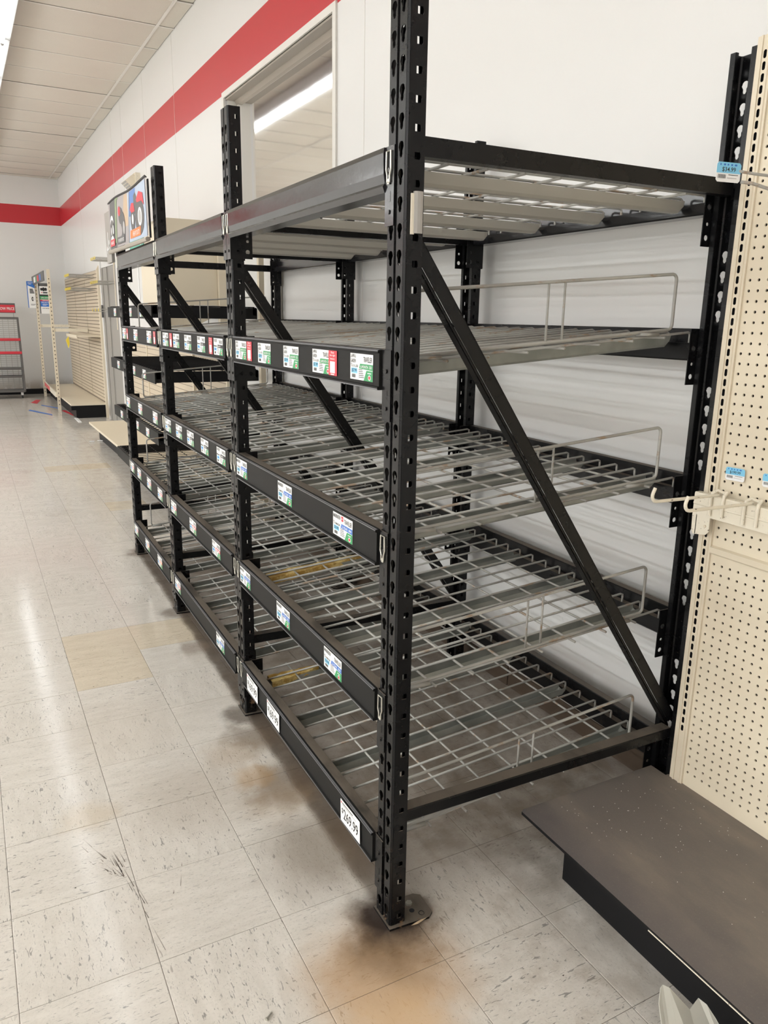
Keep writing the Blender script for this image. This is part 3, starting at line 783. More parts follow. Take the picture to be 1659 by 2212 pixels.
cards = {(0, 2): [('LG', 1.088), ('R', .995), ('LG', .851), ('LG', .623), ('LG', .405), ('R', .331), ('LG', .171)],
         (0, 3): [('MR', 1.118), ('MR', .69), ('MN', .272)], (0, 4): [('MR', 1.116), ('MR', .723), ('MR', .335)],
         (0, 5): [('169.99', 1.058), ('169.99', .831), ('269.99', .210)],
         (1, 2): [('PS', 2.250), ('R', 2.136), ('PS', 2.033), ('PS', 1.821), ('PS', 1.604), ('R', 1.462), ('PS', 1.362)],
         (1, 3): [('PS', 2.290), ('PS', 2.067), ('PS', 1.852), ('PS', 1.616), ('PS', 1.377)],
         (1, 4): [('HD', 2.264), ('HD', 1.883), ('HD', 1.50)], (1, 5): [('HD', 2.262), ('MR', 1.493)],
         (2, 2): [('HD', 3.383), ('R', 3.275), ('HD', 3.015), ('HD', 2.64), ('R', 2.50)], (2, 3): [('HD', 3.395), ('HD', 3.01), ('HD', 2.597)],
         (2, 4): [('HD', 3.40), ('HD', 3.174), ('HD', 2.877), ('HD', 2.584)], (2, 5): [('HD', 3.40), ('HO', 3.047), ('HO', 2.695)]}
desc = {'MN': 'card with red NEW square', 'LG': 'white green-banded price card', 'MR': 'white blue-banded price card', 'PS': 'white black-banded price card', 'HD': 'white red-banded price card', 'HO': 'white orange-banded price card'}
ordn = ['leftmost', 'second', 'third', 'fourth', 'fifth', 'sixth']
for (bi, l), L in cards.items():
    cnt = {}; tot = {}
    for k, _ in L: tot[k] = tot.get(k, 0) + 1
    for k, yy in L:
        i = cnt.get(k, 0); cnt[k] = i + 1
        where = 'on the %s labelled shelf edge of the %s' % ({2: 'uppermost', 3: 'second', 4: 'third', 5: 'lowest'}[l], bays[bi])
        pos_ = ('only ' if tot[k] == 1 else ordn[i] + ' ') + ''
        zc = FRONT[l] - .0425
        if k == 'R': o = obj('red_tag', RM, loc=(-.0018, yy, zc)); tag(o, pos_ + 'red battery finder tag ' + where, 'tag', 'red finder tags on the shelf edges')
        elif k in CMS: o = obj('price_card', CMS[k], loc=(-.0008, yy, zc)); tag(o, pos_ + desc[k] + ' ' + where, 'price card', 'price cards on the shelf edges')
        else:
            o = obj('price_card', big_price(k), loc=(-.0045, yy, zc - .004 + (.004 if i else 0)), rot=(.02 if k[0] == '1' else -.03, 0, 0))
            tag(o, ('leftmost plain white' if i == 0 and k[0] == '1' else 'second plain white' if k[0] == '1' else 'rightmost plain white') + ' card with large black price ' + k + ' on the nearest bottom edge', 'price card', 'large price cards on the bottom shelf edge')

# ------------------------------------------------------------------ banner over the farthest bay
q = MB([M['dull'], M['smoke'], M['greenp'], M['darkgrey'], M['white'], M['red'], M['tanp'], M['skyp'], M['deepsky'], M['orange'], M['grey']])
BY0, BY1, BZ0 = 3.585, 2.445, 1.845
def topz(u): return 2.116 + .006 * math.sin(u * PI * 2.2) - .010 * u
def bn(d):
    return lambda u, v: (-.012 - d - .0012 * math.sin(u * PI * 3) * v, BY0 + (BY1 - BY0) * u, BZ0 + .010 + (topz(u) - BZ0 - .010) * v + .012 * (1 - u) * (1 - v))
def BP(pts, mi, d): f = bn(d); q.poly([f(*p_) for p_ in pts], mi)
def strip_(u0, u1, v0, v1, mi, d, n=10, sl=0.0):
    f = bn(d)
    for k in range(n):
        a, c = u0 + (u1 - u0) * k / n, u0 + (u1 - u0) * (k + 1) / n
        q.quad(f(a, v0), f(c, v0), f(c + sl, v1), f(a + sl, v1), mi)
strip_(0, 1, 0, 1, 1, .0, 24); strip_(0, .20, 0, 1, 3, .0006, 6, .05); strip_(.17, .25, .1, 1, 2, .0009, 3, .05); strip_(.22, .55, .05, .95, 1, .0012, 8, .06)
strip_(.40, .55, .35, .98, 6, .0015, 4, .07); strip_(.56, .98, .0, .98, 7, .0018, 10, .0); strip_(.58, .74, .5, .98, 8, .0021, 4, .03)
strip_(.55, .562, 0, .98, 3, .0024, 1, .06); strip_(.205, .213, 0, .97, 3, .0024, 1, .06)
def disc(cu, cv, ru, rv, mi, d, n=18): BP([(cu + ru * math.cos(k * 2 * PI / n), cv + rv * math.sin(k * 2 * PI / n)) for k in range(n)], mi, d)
disc(.10, .55, .05, .16, 4, .0026); disc(.10, .42, .055, .2, 3, .0029); disc(.07, .38, .012, .09, 4, .0032); disc(.13, .40, .018, .10, 4, .0032); disc(.09, .18, .05, .1, 4, .0030)
disc(.36, .60, .055, .17, 3, .0026); disc(.33, .70, .03, .10, 5, .0029); disc(.42, .38, .055, .28, 3, .0031); disc(.34, .30, .05, .12, 1, .0032); disc(.44, .34, .025, .13, 10, .0034)
disc(.84, .40, .10, .34, 3, .0030); disc(.85, .40, .045, .17, 4, .0034); disc(.85, .40, .030, .12, 10, .0037); disc(.68, .42, .055, .24, 3, .0031); disc(.68, .42, .02, .1, 4, .0034)
BP([(.62, .62), (.66, .74), (.72, .72), (.74, .55), (.66, .55)], 5, .0036); BP([(.78, .74), (.85, .86), (.93, .78), (.95, .55), (.90, .66), (.80, .68)], 5, .0036)
BP([(.72, .5), (.72, .85), (.76, .9), (.79, .8), (.80, .5)], 3, .0028)
BP([(.60, .06), (.61, .22), (.86, .22), (.85, .06)], 9, .0042); BP([(.24, .05), (.25, .19), (.46, .19), (.45, .05)], 3, .0042); BP([(.02, .05), (.03, .20), (.17, .20), (.16, .05)], 5, .0042)
text(q, 'HEAVY DUTY', .67, .83, .09, .18, bn(.0046), 4); text(q, 'POWERSPORTS', .27, .43, .08, .15, bn(.0046), 4); text(q, 'MARINE', .05, .14, .09, .16, bn(.0046), 4)
for k in range(24):  # dark frame edge
    a, c = k / 24, (k + 1) / 24; f = bn(-.006); g_ = bn(.004)
    q.quad(f(a, 1.0), f(c, 1.0), g_(c, 1.035), g_(a, 1.035), 0); q.quad(g_(a, 1.0), g_(c, 1.0), g_(c, 1.035), g_(a, 1.035), 0)
ban = obj('banner', q)
tag(ban, 'printed banner with three vehicle pictures and a HEAVY DUTY caption on the farthest rack bay', 'banner')
q = MB(M['soffit']); q.tube([(-.016, BY0 + .01, BZ0 + .008), (-.016, BY1 - .0, BZ0 - .006)], .012, 8); obj('banner_rail', q, ban)
q = MB(M['dull']); q.box(-.008, -.002, BY1 - .015, BY1 + .005, BZ0, 2.10); obj('banner_edge', q, ban)
q = MB([M['door'], M['white']]); q.box(-.006, .012, 3.62, 3.80, 1.80, 2.09, 0); fs_ = lambda u, v: (-.0075, 3.79 - u, 1.86 + v); q.poly([fs_(.02, .02), fs_(.035, .0), fs_(.06, .01), (fs_(.045, .03)), fs_(.03, .04)], 1); q.poly([fs_(.06, .0), fs_(.075, .0), fs_(.09, .11), fs_(.075, .12)], 1); q.poly([fs_(.10, .04), fs_(.13, .05), fs_(.125, .07), fs_(.105, .065)], 1); q.poly([fs_(.02, -.005), fs_(.13, .025), fs_(.13, .033), fs_(.02, .003)], 1)
tag(obj('sign_board', q), 'dark grey sign board with white brush strokes behind the banner', 'sign')
q = MB([M['teal'], M['white']]); q.box(.25, .256, 3.98, 4.48, 1.935, 1.99, 0); q.box(.2485, .25, 4.05, 4.09, 1.945, 1.98, 1); q.box(.251, .255, 4.22, 4.24, 1.5535, 1.935, 1)
# (the green board stands behind the banner, on the far gondola)
gb = obj('green_sign', q); tag(gb, 'narrow green sign seen below the printed banner', 'sign')

# ------------------------------------------------------------------ right foreground: beige gondola with pegboard
GX = .955
gon = thing('gondola_shelf', 'beige pegboard gondola with slotted post and dusty black base deck at the right edge', 'gondola', (0, 0, 0))
PP = .0257
q = MB(M['peg']); rd = lambda r_: (lambda a: r_)
x_ = GX + .008
zs = [.215 + PP * k for k in range(75)]
zs = [z for z in zs if not (.880 < z < .915)]
holes = [(0, z, PP / 2, rd(.0039)) for z in zs]
yl0 = -.0665
nc = 44
for k in range(nc):
    yc = yl0 - PP * k
    off_ = 0
    q.perf(yc - PP / 2, yc + PP / 2, .1705, 2.155, [(yc, z, PP / 2 - .0002, rd(.0039)) for z in zs], lambda u, v: (x_, u, v), seg=2)
obj('pegboard_panel', q, gon, solid=.004)
q = MB(M['hole_shade']); q.box(x_ + .012, x_ + .018, yl0 - PP * nc, -.012, .175, 2.15); obj('hole_shade_sheet', q, gon)  # dark sheet added as the shade seen through the peg holes
q = MB(M['beige'])
# slotted post: shallow folded profile with real slots
pr = [(-.010, GX + .03), (-.010, GX), (-.021, GX), (-.0225, GX - .0035), (-.0235, GX - .0035)]
def vstrip(ya, xa, yb, xb): q.quad((xa, ya, 0), (xa, ya, 2.16), (xb, yb, 2.16), (xb, yb, 0))
vstrip(-.010, GX + .05, -.010, GX); vstrip(-.010, GX, -.020, GX); vstrip(-.020, GX, -.0215, GX - .003); vstrip(-.0215, GX - .003, -.026, GX - .003)
vstrip(-.026, GX - .003, -.026, GX); vstrip(-.042, GX, -.042, GX - .003); vstrip(-.042, GX - .003, -.0465, GX - .003); vstrip(-.0465, GX - .003, -.048, GX)
vstrip(-.048, GX, -.0535, GX); vstrip(-.0535, GX, -.0535, GX + .006)
slz = [.345 + PP * k for k in range(70)]
q.perf(-.042, -.026, 0, 2.16, [(-.034, z, PP / 2 - .0005, (lambda a: min(  .0042 / max(abs(math.cos(a)), 1e-4), .0093 / max(abs(math.sin(a)), 1e-4)))) for z in slz], lambda u, v: (GX, u, v), seg=3)
obj('slotted_post', q, gon)
q = MB(M['hole_shade']); q.box(GX + .010, GX + .014, -.046, -.012, .2, 2.15); obj('slot_shade_sheet', q, gon)  # dark sheet added as the shade inside the post slots
q = MB(M['beige']); q.prism([(GX - .001, .886), (GX - .004, .890), (GX - .004, .905), (GX + .006, .909), (GX + .006, .884)], 1, -1.19, -.055); obj('splice_trim', q, gon)
q = MB([M['baseblk'], M['dusty']]); DP = [(.447, .048), (.457, .054), (.950, .058), (.950, .0), (.962, .0), (.962, -1.19), (.447, -1.19)]; q.prism(DP, 2, .161, .170); q.poly([(a_, b_, .1702) for a_, b_ in DP[::-1]], 1); obj('base_deck', q, gon)
q = MB([M['baseblk'], M['cream']]); q.box(.521, .90, -1.19, -.054, 0, .161, 0); q.box(.4455, .4475, -1.19, -.42, .162, .1645, 1); obj('kick_plate', q, gon)
# hook rail
rail = thing('hook_rail', 'cream steel hook rail crossing the beige pegboard with a bracket at its left end', 'rail', (0, 0, 0))
q = MB(M['cream']); x0, x1 = .928, .948
q.prism([(x0, .990), (x1, .990), (x1, 1.052), (x0 + .002, 1.052), (x0, 1.048), (x0, 1.026), (x0 - .0015, 1.024), (x0 - .0015, 1.020), (x0, 1.018)], 1, -1.15, -.004)
obj('rail_bar', q, rail)
q = MB(M['cream']); q.prism([(-.002, .990), (-.004, .944), (-.010, .934), (-.050, .940), (-.060, .950), (-.060, .990)], 0, .930, .9335); q.prism([(.930, .990), (.930, .936), (.952, .945), (.952, .990)], 1, -.018, -.0155)
obj('end_bracket', q, rail)
q = MB(M['beige']); q.cyl((.927, -.048, .964), .004, .003, axis=0, n=10); obj('rivet', q, rail)
def peg_hook(y, dy, label):
    t_ = thing('display_hook', label, 'hook', (0, y, 0), 0, 'chipped cream hooks on the rail')
    R = .0047; zt = 1.058
    a = MB(M['cream'])
    # U saddle over the rail, then the long rod
    a.tube([(.922, -.018 + dy, 1.000), (.922, -.018 + dy, 1.046), (.925, -.018 + dy, 1.058), (.936, -.016 + dy, 1.066), (.945, -.010 + dy, 1.062), (.945, 0, 1.062), (.936, .012, 1.067), (.925, .018, 1.060), (.922, .020, 1.046), (.922, .020, .998)], R, 10)
    obj('saddle', a, t_)
    a = MB(M['cream']); P = [(.925, 0, zt), (.70, .0, zt + .004)]
    for k in range(1, 7):
        an = k / 6 * 2.0; P.append((.70 - .016 * math.sin(an), 0, zt + .004 + .016 * (1 - math.cos(an))))
    P.append((P[-1][0] + .006, 0, P[-1][2] + .013)); a.tube(P, .0043, 10); obj('rod', a, t_)
peg_hook(-.082, 0, 'chipped cream display hook at the left end of the rail')
peg_hook(-.185, 0, 'chipped cream display hook right of the first one on the rail')
# shelf tags on the pegboard
def small_tag(s_, w, h):
    a = MB(MATS); f = lambda d: (lambda u, v: (-d, -u + w / 2, v - h / 2))
    c_ = .004; pts = [(c_, 0), (w - c_, 0), (w, c_), (w, h - c_), (w - c_, h), (c_, h), (0, h - c_), (0, c_)]
    F_ = f(.0006); a.prism([(-u + w / 2, v - h / 2) for u, v in pts], 0, -.0005, 0, 0)
    a.poly([F_(0, .45 * h), F_(w, .45 * h), F_(w, h - c_), F_(w - c_, h), F_(c_, h), F_(0, h - c_)], 3)
    G_ = f(.0009)
    for k, wd in enumerate((.05, .08, .06, .07, .10)): a.quad(G_((.12 + .15 * k) * w, .83 * h), G_((.12 + .15 * k + wd) * w, .83 * h), G_((.12 + .15 * k + wd) * w, .92 * h), G_((.12 + .15 * k) * w, .92 * h), 2)
    text(a, s_, (.22 if len(s_) > 3 else .30) * w, (.78 if len(s_) > 3 else .40) * w, .50 * h, .76 * h, f(.0009), 1)
    for k in range(9):
        u0 = .08 * w + k * .036 * w; a.quad(G_(u0, .18 * h), G_(u0 + .018 * w, .18 * h), G_(u0 + .018 * w, .38 * h), G_(u0, .38 * h), 1)
    a.quad(G_(.5 * w, .36 * h), G_(.9 * w, .36 * h), G_(.9 * w, .39 * h), G_(.5 * w, .39 * h), 1); a.quad(G_(.45 * w, .20 * h), G_(.85 * w, .20 * h), G_(.85 * w, .23 * h), G_(.45 * w, .23 * h), 7)
    return a.mesh('shelf_tag')
tag(obj('shelf_tag', small_tag('$199.99', .058, .034), loc=(GX - .001, -.102, 1.115), rot=(-.03, 0, 0)), 'blue and white price tag stuck on the pegboard above the cream hooks', 'price tag')
tag(obj('shelf_tag', small_tag('$', .058, .034), loc=(GX - .001, -.212, 1.117), rot=(-.02, 0, 0)), 'blue and white price tag cut by the right edge of the picture', 'price tag')
hk = thing('scan_hook', 'grey double wire hook reaching out from the pegboard with a price tag on its tip', 'hook', (0, 0, 0))
q = MB(M['wire']); q.tube([(.585, -.300, 1.787), (.61, -.32, 1.781), (.66, -.335, 1.778), (.958, -.345, 1.772)], .0028, 8); q.tube([(.600, -.300, 1.768), (.61, -.318, 1.764), (.66, -.335, 1.752), (.958, -.345, 1.742)], .0032, 8)
obj('hook_wire', q, hk)
q = MB(M['wire']); q.box(.954, .962, -.365, -.325, 1.735, 1.780); obj('hook_plate', q, hk)
def tip_tag():
    me_ = small_tag('$34.99', .058, .036); return me_
o = obj('shelf_tag', tip_tag(), loc=(.562, -.3, 1.782), rot=(0, 0, PI / 2 - .15)); tag(o, 'light blue price tag hanging at the tip of the wire hook by the rack corner', 'price tag')
# beads and grit on the deck
random.seed(11)
q = MB(M['dirtwhite'])
for k in range(110):
    x = random.uniform(.55, .93); y = random.gauss(-.12, .16)
    if y > .03 or y < -.6: continue
    r_ = random.uniform(.0007, .0014); q.add([(x - r_, y, .1702), (x, y - r_, .1702), (x + r_, y, .1702), (x, y + r_, .1702), (x, y, .1702 + r_)], [(0, 1, 4), (1, 2, 4), (2, 3, 4), (3, 0, 4)])
o = obj('foam_beads', q, kind='stuff'); tag(o, 'tiny white beads and grit scattered on the dusty black base deck', 'grit')
# bent sheet metal piece at the bottom edge
q = MB([M['galv'], M['hole_shade']])
T1 = [(.334, -.560, .146), (.352, -.545, .163), (.360, -.543, .166), (.370, -.552, .162), (.402, -.582, .120), (.432, -.577, .130), (.440, -.592, .124), (.446, -.612, .105)]
Bt = [(.290, -.645, .030), (.300, -.650, .025), (.310, -.655, .020), (.325, -.665, .018), (.365, -.700, .0), (.405, -.695, .006), (.430, -.700, .004), (.470, -.715, .0)]
for i in range(7): q.quad(T1[i], T1[i + 1], Bt[i + 1], Bt[i])
for (i, j, t_) in ((0, 2, .30), (3, 4, .10)):
    a_, b_ = Vector(T1[i]).lerp(Vector(T1[j]), .5), Vector(Bt[i]).lerp(Vector(Bt[j]), .5)
    c_ = a_.lerp(b_, t_ + .05); ux = (Vector(T1[j]) - Vector(T1[i])).normalized(); uy = (b_ - a_).normalized(); nn_ = uy.cross(ux).normalized()
    if nn_.z < 0: nn_ = -nn_
    q.poly([tuple(c_ + nn_ * .0012 + ux * .0035 * math.cos(k * PI / 4) + uy * .005 * math.sin(k * PI / 4)) for k in range(8)], 1)
o = obj('bent_bracket', q, solid=.0015); tag(o, 'pale folded sheet metal bracket with two holes lying by the black kick plate', 'bracket')
h_ = MB(M['hole_shade'])
# debris on the floor
q = MB(M['chrome']); q.tube([(-.352, -.110, .003), (-.338, -.100, .003)], .0022, 6); q.tube([(-.355, -.112, .003), (-.352, -.110, .003)], .0042, 6)
tag(obj('screw', q), 'small steel screw lying on the tiles at the bottom of the picture', 'screw')
q = MB(M['leaf']); q.poly([(.060, -.020, .004), (.078, -.026, .008), (.100, -.022, .010), (.118, -.012, .005), (.100, -.014, .006), (.078, -.017, .006)])
tag(obj('dry_leaf', q), 'pale dry leaf lying against the rusty foot plate of the nearest upright', 'leaf')
q = MB(mat('floor_grit_dark', (.06, .05, .04), .8)); random.seed(5)
for k in range(160):
    x, y = random.uniform(-1.1, .9), random.uniform(-.6, 4.5); r_ = random.uniform(.001, .0035); a0 = random.uniform(0, 6)
    q.add([(x + r_ * math.cos(a0 + t_), y + r_ * .6 * math.sin(a0 + t_), .0003) for t_ in (0, 2.1, 4.2)] + [(x, y, .0003 + r_ * .5)], [(0, 1, 3), (1, 2, 3), (2, 0, 3)])
sc_ = MB(mat('rubber_scuff', (.17, .145, .125), .6)); random.seed(9)
for (xa, ya, xb, yb, n_) in ((-.575, .62, -.51, .20, 18), (-.66, .72, -.55, .44, 8), (-.64, .60, -.57, .50, 7), (-.40, .50, -.46, .28, 3)):
    for k in range(n_):
        t0 = random.uniform(0, .8); t1 = t0 + random.uniform(.06, .25); o_x = random.gauss(0, .009); w_ = random.uniform(.0005, .0016)
        A_ = (xa + (xb - xa) * t0 + o_x, ya + (yb - ya) * t0); B_ = (xa + (xb - xa) * t1 + o_x, ya + (yb - ya) * t1)
        sc_.poly([(A_[0], A_[1], .0004), (B_[0] - w_, B_[1], .0004), (B_[0] + w_, B_[1], .0004)])
so = obj('scuff_marks', sc_, kind='stuff'); tag(so, 'dark rubber scuff marks scraped across the pale floor tiles', 'marks')
tag(obj('floor_grit', q, kind='stuff'), 'specks of grit and crumbs scattered over the floor tiles', 'grit')

# ------------------------------------------------------------------ behind the rack: low gondola, black shelves, cabinet
ga = thing('low_gondola', 'beige low wall gondola with long base deck and pegboard back beyond the rack', 'gondola', (0, 0, 0), TH)
gx = lambda x, y: x + TH * y      # world x -> room X (small turn)
q = MB(M['beige']); q.box(.52, 1.06, 4.65, 8.62, .180, .205); obj('base_deck', q, ga)
q = MB(M['strip']); q.box(.512, .520, 4.65, 6.6, .165, .205); obj('label_strip', q, ga)
q = MB(M['baseblk']); q.box(.62, 1.05, 4.7, 8.55, 0, .180); obj('kick_plate', q, ga)
for k in range(4):
    q = MB([M['slat'], M['groove_shade']]); y0 = 4.62 + .99 * k; q.box(1.062, 1.072, y0 + .004, y0 + .986, .205, 1.24)
    for j in range(18): q.box(1.0612, 1.062, y0 + .01, y0 + .98, .25 + .055 * j, .2555 + .055 * j, 1)
    obj('back_panel', q, ga)
for k in range(5):
    q = MB(M['beige']); y0 = 4.62 + .99 * k; q.box(1.052, 1.085, y0 - .014, y0 + .014, 0, 1.26); obj('slotted_post', q, ga)
cards2 = []
bs = thing('black_wall_shelving', 'beige slotted posts carrying four black wire shelves just beyond the rack', 'shelving', (0, 0, 0))
for yy, z1 in ((3.70, 2.10), (5.62, 2.10)):
    q = MB(M['beige']); q.box(.930, .965, yy - .02, yy + .02, 0, z1)
    for k in range(60): q.box(.9292, .9302, yy - .003, yy + .003, .3 + .03 * k, .315 + .03 * k)
    obj('slotted_post', q, bs)
SHZ = [1.553, 1.140, .735, .37]
for k, z in enumerate(SHZ):
    q = MB(M['dull']); q.box(.240, .93, 3.735, 3.752, z - .075, z - .004); q.box(.240, .93, 5.58, 5.597, z - .075, z - .004); q.box(.24, .265, 3.735, 5.597, z - .05, z); q.box(.90, .925, 3.735, 5.597, z - .05, z)
    obj('shelf_bracket', q, bs)
    q = MB(M['dull']);
    for j in range(24): q.tube([(.25, 3.76 + .0785 * j, z + .003), (.92, 3.76 + .0785 * j, z + .003)], .003, 5)
    for j in range(4): q.tube([(.30 + .19 * j, 3.74, z - .001), (.30 + .19 * j, 5.59, z - .001)], .003, 5)
    obj('wire_shelf', q, bs)
    q = MB(M['strip']); q.box(.230, .238, 3.74, 5.59, z - .082, z); obj('label_strip', q, bs)
for k, z in enumerate(SHZ):
    for j, yy in enumerate((4.50, 4.10, 5.2) if k < 3 else (4.45, 4.05)):
        o = obj('price_card', CMS['HD'], loc=(.229, yy, z - .041)); tag(o, '%s red-banded price card on the %s black wall shelf beyond the rack' % (['middle', 'nearest', 'farthest'][j], ['highest', 'second', 'third', 'lowest'][k]), 'price card', 'price cards on the black wall shelves')
cab = thing('end_cabinet', 'tall beige cabinet side panel with slotted edge post seen through the middle bay', 'cabinet', (0, 0, 0), TH)
q = MB(M['beige']); q.box(.62, 1.03, 4.70, 4.72, 1.575, 2.20); q.box(.62, .64, 4.72, 5.5, 1.575, 2.20); q.box(.62, 1.09, 4.72, 5.5, 2.18, 2.20); obj('side_panel', q, cab)
q = MB(M['beige']); q.box(1.032, 1.092, 4.66, 4.72, 1.30, 2.24); obj('edge_post', q, cab)
q = MB(M['peg']); q.prism([(.60, 1.30), (1.02, 1.50), (1.02, 1.54), (.60, 1.56)], 1, 4.70, 4.715)
for j in range(4): q.box(.66 + .09 * j, .664 + .09 * j, 4.698, 4.70, 1.36 + .04 * j, 1.55)
obj('lower_panel', q, cab)

# door beyond
dr = bpy.data.objects.new('door_1', None); COL.objects.link(dr); dr['kind'] = 'structure'; dr.rotation_euler = (0, 0, TH)
q = MB(M['wall_plain']); q.box(WX - .05, WX, 10.36, 10.46, 0, 2.26); q.box(WX - .03, WX, 9.15, 10.46, 2.12, 2.26); q.box(WX - .05, WX, 9.06, 9.15, 0, 2.26); obj('door_frame', q, dr)
q = MB(M['door']); q.box(WX - .045, WX - .02, 9.76, 10.35, .02, 2.11); q.box(WX - .055, WX - .045, 9.8, 9.84, .02, 2.11); q.box(WX - .055, WX - .045, 10.18, 10.2, .02, 2.11); obj('door_leaf', q, dr)
q = MB(M['door']); q.box(WX - .045, WX - .02, 9.16, 9.75, .02, 2.11); obj('door_leaf', q, dr)
q = MB(M['darkgrey']); q.box(WX - .075, WX - .055, 10.28, 10.33, 1.45, 1.62); obj('door_handle', q, dr)

# slatwall gondola B
gB = thing('slatwall_gondola', 'tall beige slatwall gondola with deep base deck on a black kick near the far corner', 'gondola', (0, 0, 0), TH)
for k in range(3):
    y0 = 10.66 + 1.24 * k; q = MB([M['groove_shade'], M['slat']]); q.box(1.052, 1.075, y0 + .004, y0 + 1.236, .205, 2.11)
    for j in range(37): q.box(1.046, 1.052, y0 + .012, y0 + 1.228, .235 + .0508 * j, .275 + .0508 * j, 1)
    obj('slat_panel', q, gB)
q = MB(M['beige']); q.prism([(1.04, 0), (1.095, 0), (1.095, 2.15), (1.07, 2.17), (1.04, 2.11)], 1, 10.60, 10.66); obj('end_post', q, gB)
q = MB(M['beige']); q.box(.56, 1.05, 10.66, 12.5, .185, .210); obj('base_deck', q, gB); q = MB(M['beige']); q.box(.54, 1.05, 12.5, 14.3, .185, .210); obj('base_deck', q, gB)
q = MB(M['baseblk']); q.box(.625, 1.045, 10.67, 14.3, 0, .185); q.box(.56, .625, 10.665, 10.70, .12, .185); obj('kick_plate', q, gB)
q = MB(M['beige']); q.box(.72, 1.05, 10.70, 11.9, 1.17, 1.195); q.box(.715, .725, 10.70, 11.9, 1.15, 1.195); obj('shelf', q, gB)
q = MB(M['yellow']); q.prism([(.66, 1.10), (.70, 1.16), (.71, 1.05), (.69, .98)], 1, 11.5, 11.53)
tag(obj('yellow_tag', q, room=True), 'yellow paper tag hanging under the beige shelf near the far corner', 'tag')
def hook_row(name_label, X, ys, z, L_, root=None):
    t_ = thing('hook_set', name_label, 'hooks', (0, 0, 0), TH)
    for y in ys:
        q = MB([M['cartwire'], M['yellow']]); q.tube([(X, y, z), (X - L_, y, z), (X - L_ - .01, y, z + .02)], .004, 5, 0); q.tube([(X, y, z + .03), (X - L_, y, z + .03)], .003, 5, 0); q.box(X - L_ - .014, X - L_ - .008, y - .011, y + .011, z, z + .036, 1)
        obj('hook', q, t_)
hook_row('upper row of long wire hooks with yellow tips on the slatwall gondola', 1.048, [10.9 + .09 * k for k in range(6)], 2.02, .34)
hook_row('lower row of long wire hooks with yellow tips on the slatwall gondola', 1.048, [10.8 + .09 * k for k in range(8)], 1.83, .34)
hook_row('top row of wire hooks with yellow tips beside the grey door', 1.05, [9.35 + .11 * k for k in range(4)], 2.17, .20)
hook_row('middle row of wire hooks with yellow tips beside the grey door', 1.05, [9.3 + .11 * k for k in range(6)], 1.88, .20)
hook_row('bottom row of wire hooks with yellow tips beside the grey door', 1.05, [9.35 + .25 * k for k in range(3)], 1.53, .20)
q = MB(M['beige'])
for k in range(3): pass
q.box(1.052, 1.085, 9.28, 9.32, 1.3, 2.3)
obj('hook_strip', q, room=True); tag(bpy.data.objects['hook_strip'], 'narrow beige strip the yellow tipped hooks hang from beside the grey door', 'strip')

# open beige frame with header sign
fr_ = thing('open_display_frame', 'open beige perforated frame with grey header sign in front of the slatwall gondola', 'frame', (0, 0, 0))
def post(x, y, z1):
    q = MB(M['beige']); q.box(x - .022, x + .022, y - .03, y + .03, 0, z1)
    for k in range(32): q.box(x - .0225, x - .0215, y - .008, y + .008, .1 + .06 * k, .118 + .06 * k); 
    o = obj('frame_post', q, fr_)
    q = MB(M['hole_shade'])
    for k in range(33): q.box(x - .006, x + .006, y - .0308, y - .030, .08 + .06 * k, .096 + .06 * k)
    obj('post_holes', q, o, kind='stuff')
post(.288, 11.865, 2.15); post(.249, 14.2, 2.12)
q = MB([M['darkgrey'], M['white'], M['green'], M['red'], M['blue']]); fh = lambda u, v: (.208 + u * .02, 14.35 - u * 2.45, 1.98 + v)
q.quad(fh(0, 0), fh(1, 0), fh(1, .15), fh(0, .15), 0)
for u0, u1, mi in ((.20, .34, 1), (.38, .46, 2), (.48, .62, 3), (.68, .78, 4)):
    a = lambda u, v: (fh(u, v)[0] - .002, fh(u, v)[1], fh(u, v)[2]); q.quad(a(u0, .03), a(u1, .03), a(u1, .12), a(u0, .12), mi)
obj('header_sign', q, fr_, solid=.01)
q = MB(M['cream']); q.box(.28, .80, 11.85, 11.88, 1.22, 1.27); obj('side_rail', q, fr_)
q = MB(M['cream']); q.box(.25, .78, 14.19, 14.22, 1.25, 1.30); obj('side_rail', q, fr_)
q = MB([M['cream'], M['red'], M['white']]); q.box(.245, .265, 11.9, 14.17, .20, .28, 0)
for k in range(4): q.box(.243, .245, 13.0 + .28 * k, 13.2 + .28 * k, .205, .275, 1)
obj('base_rail', q, fr_)
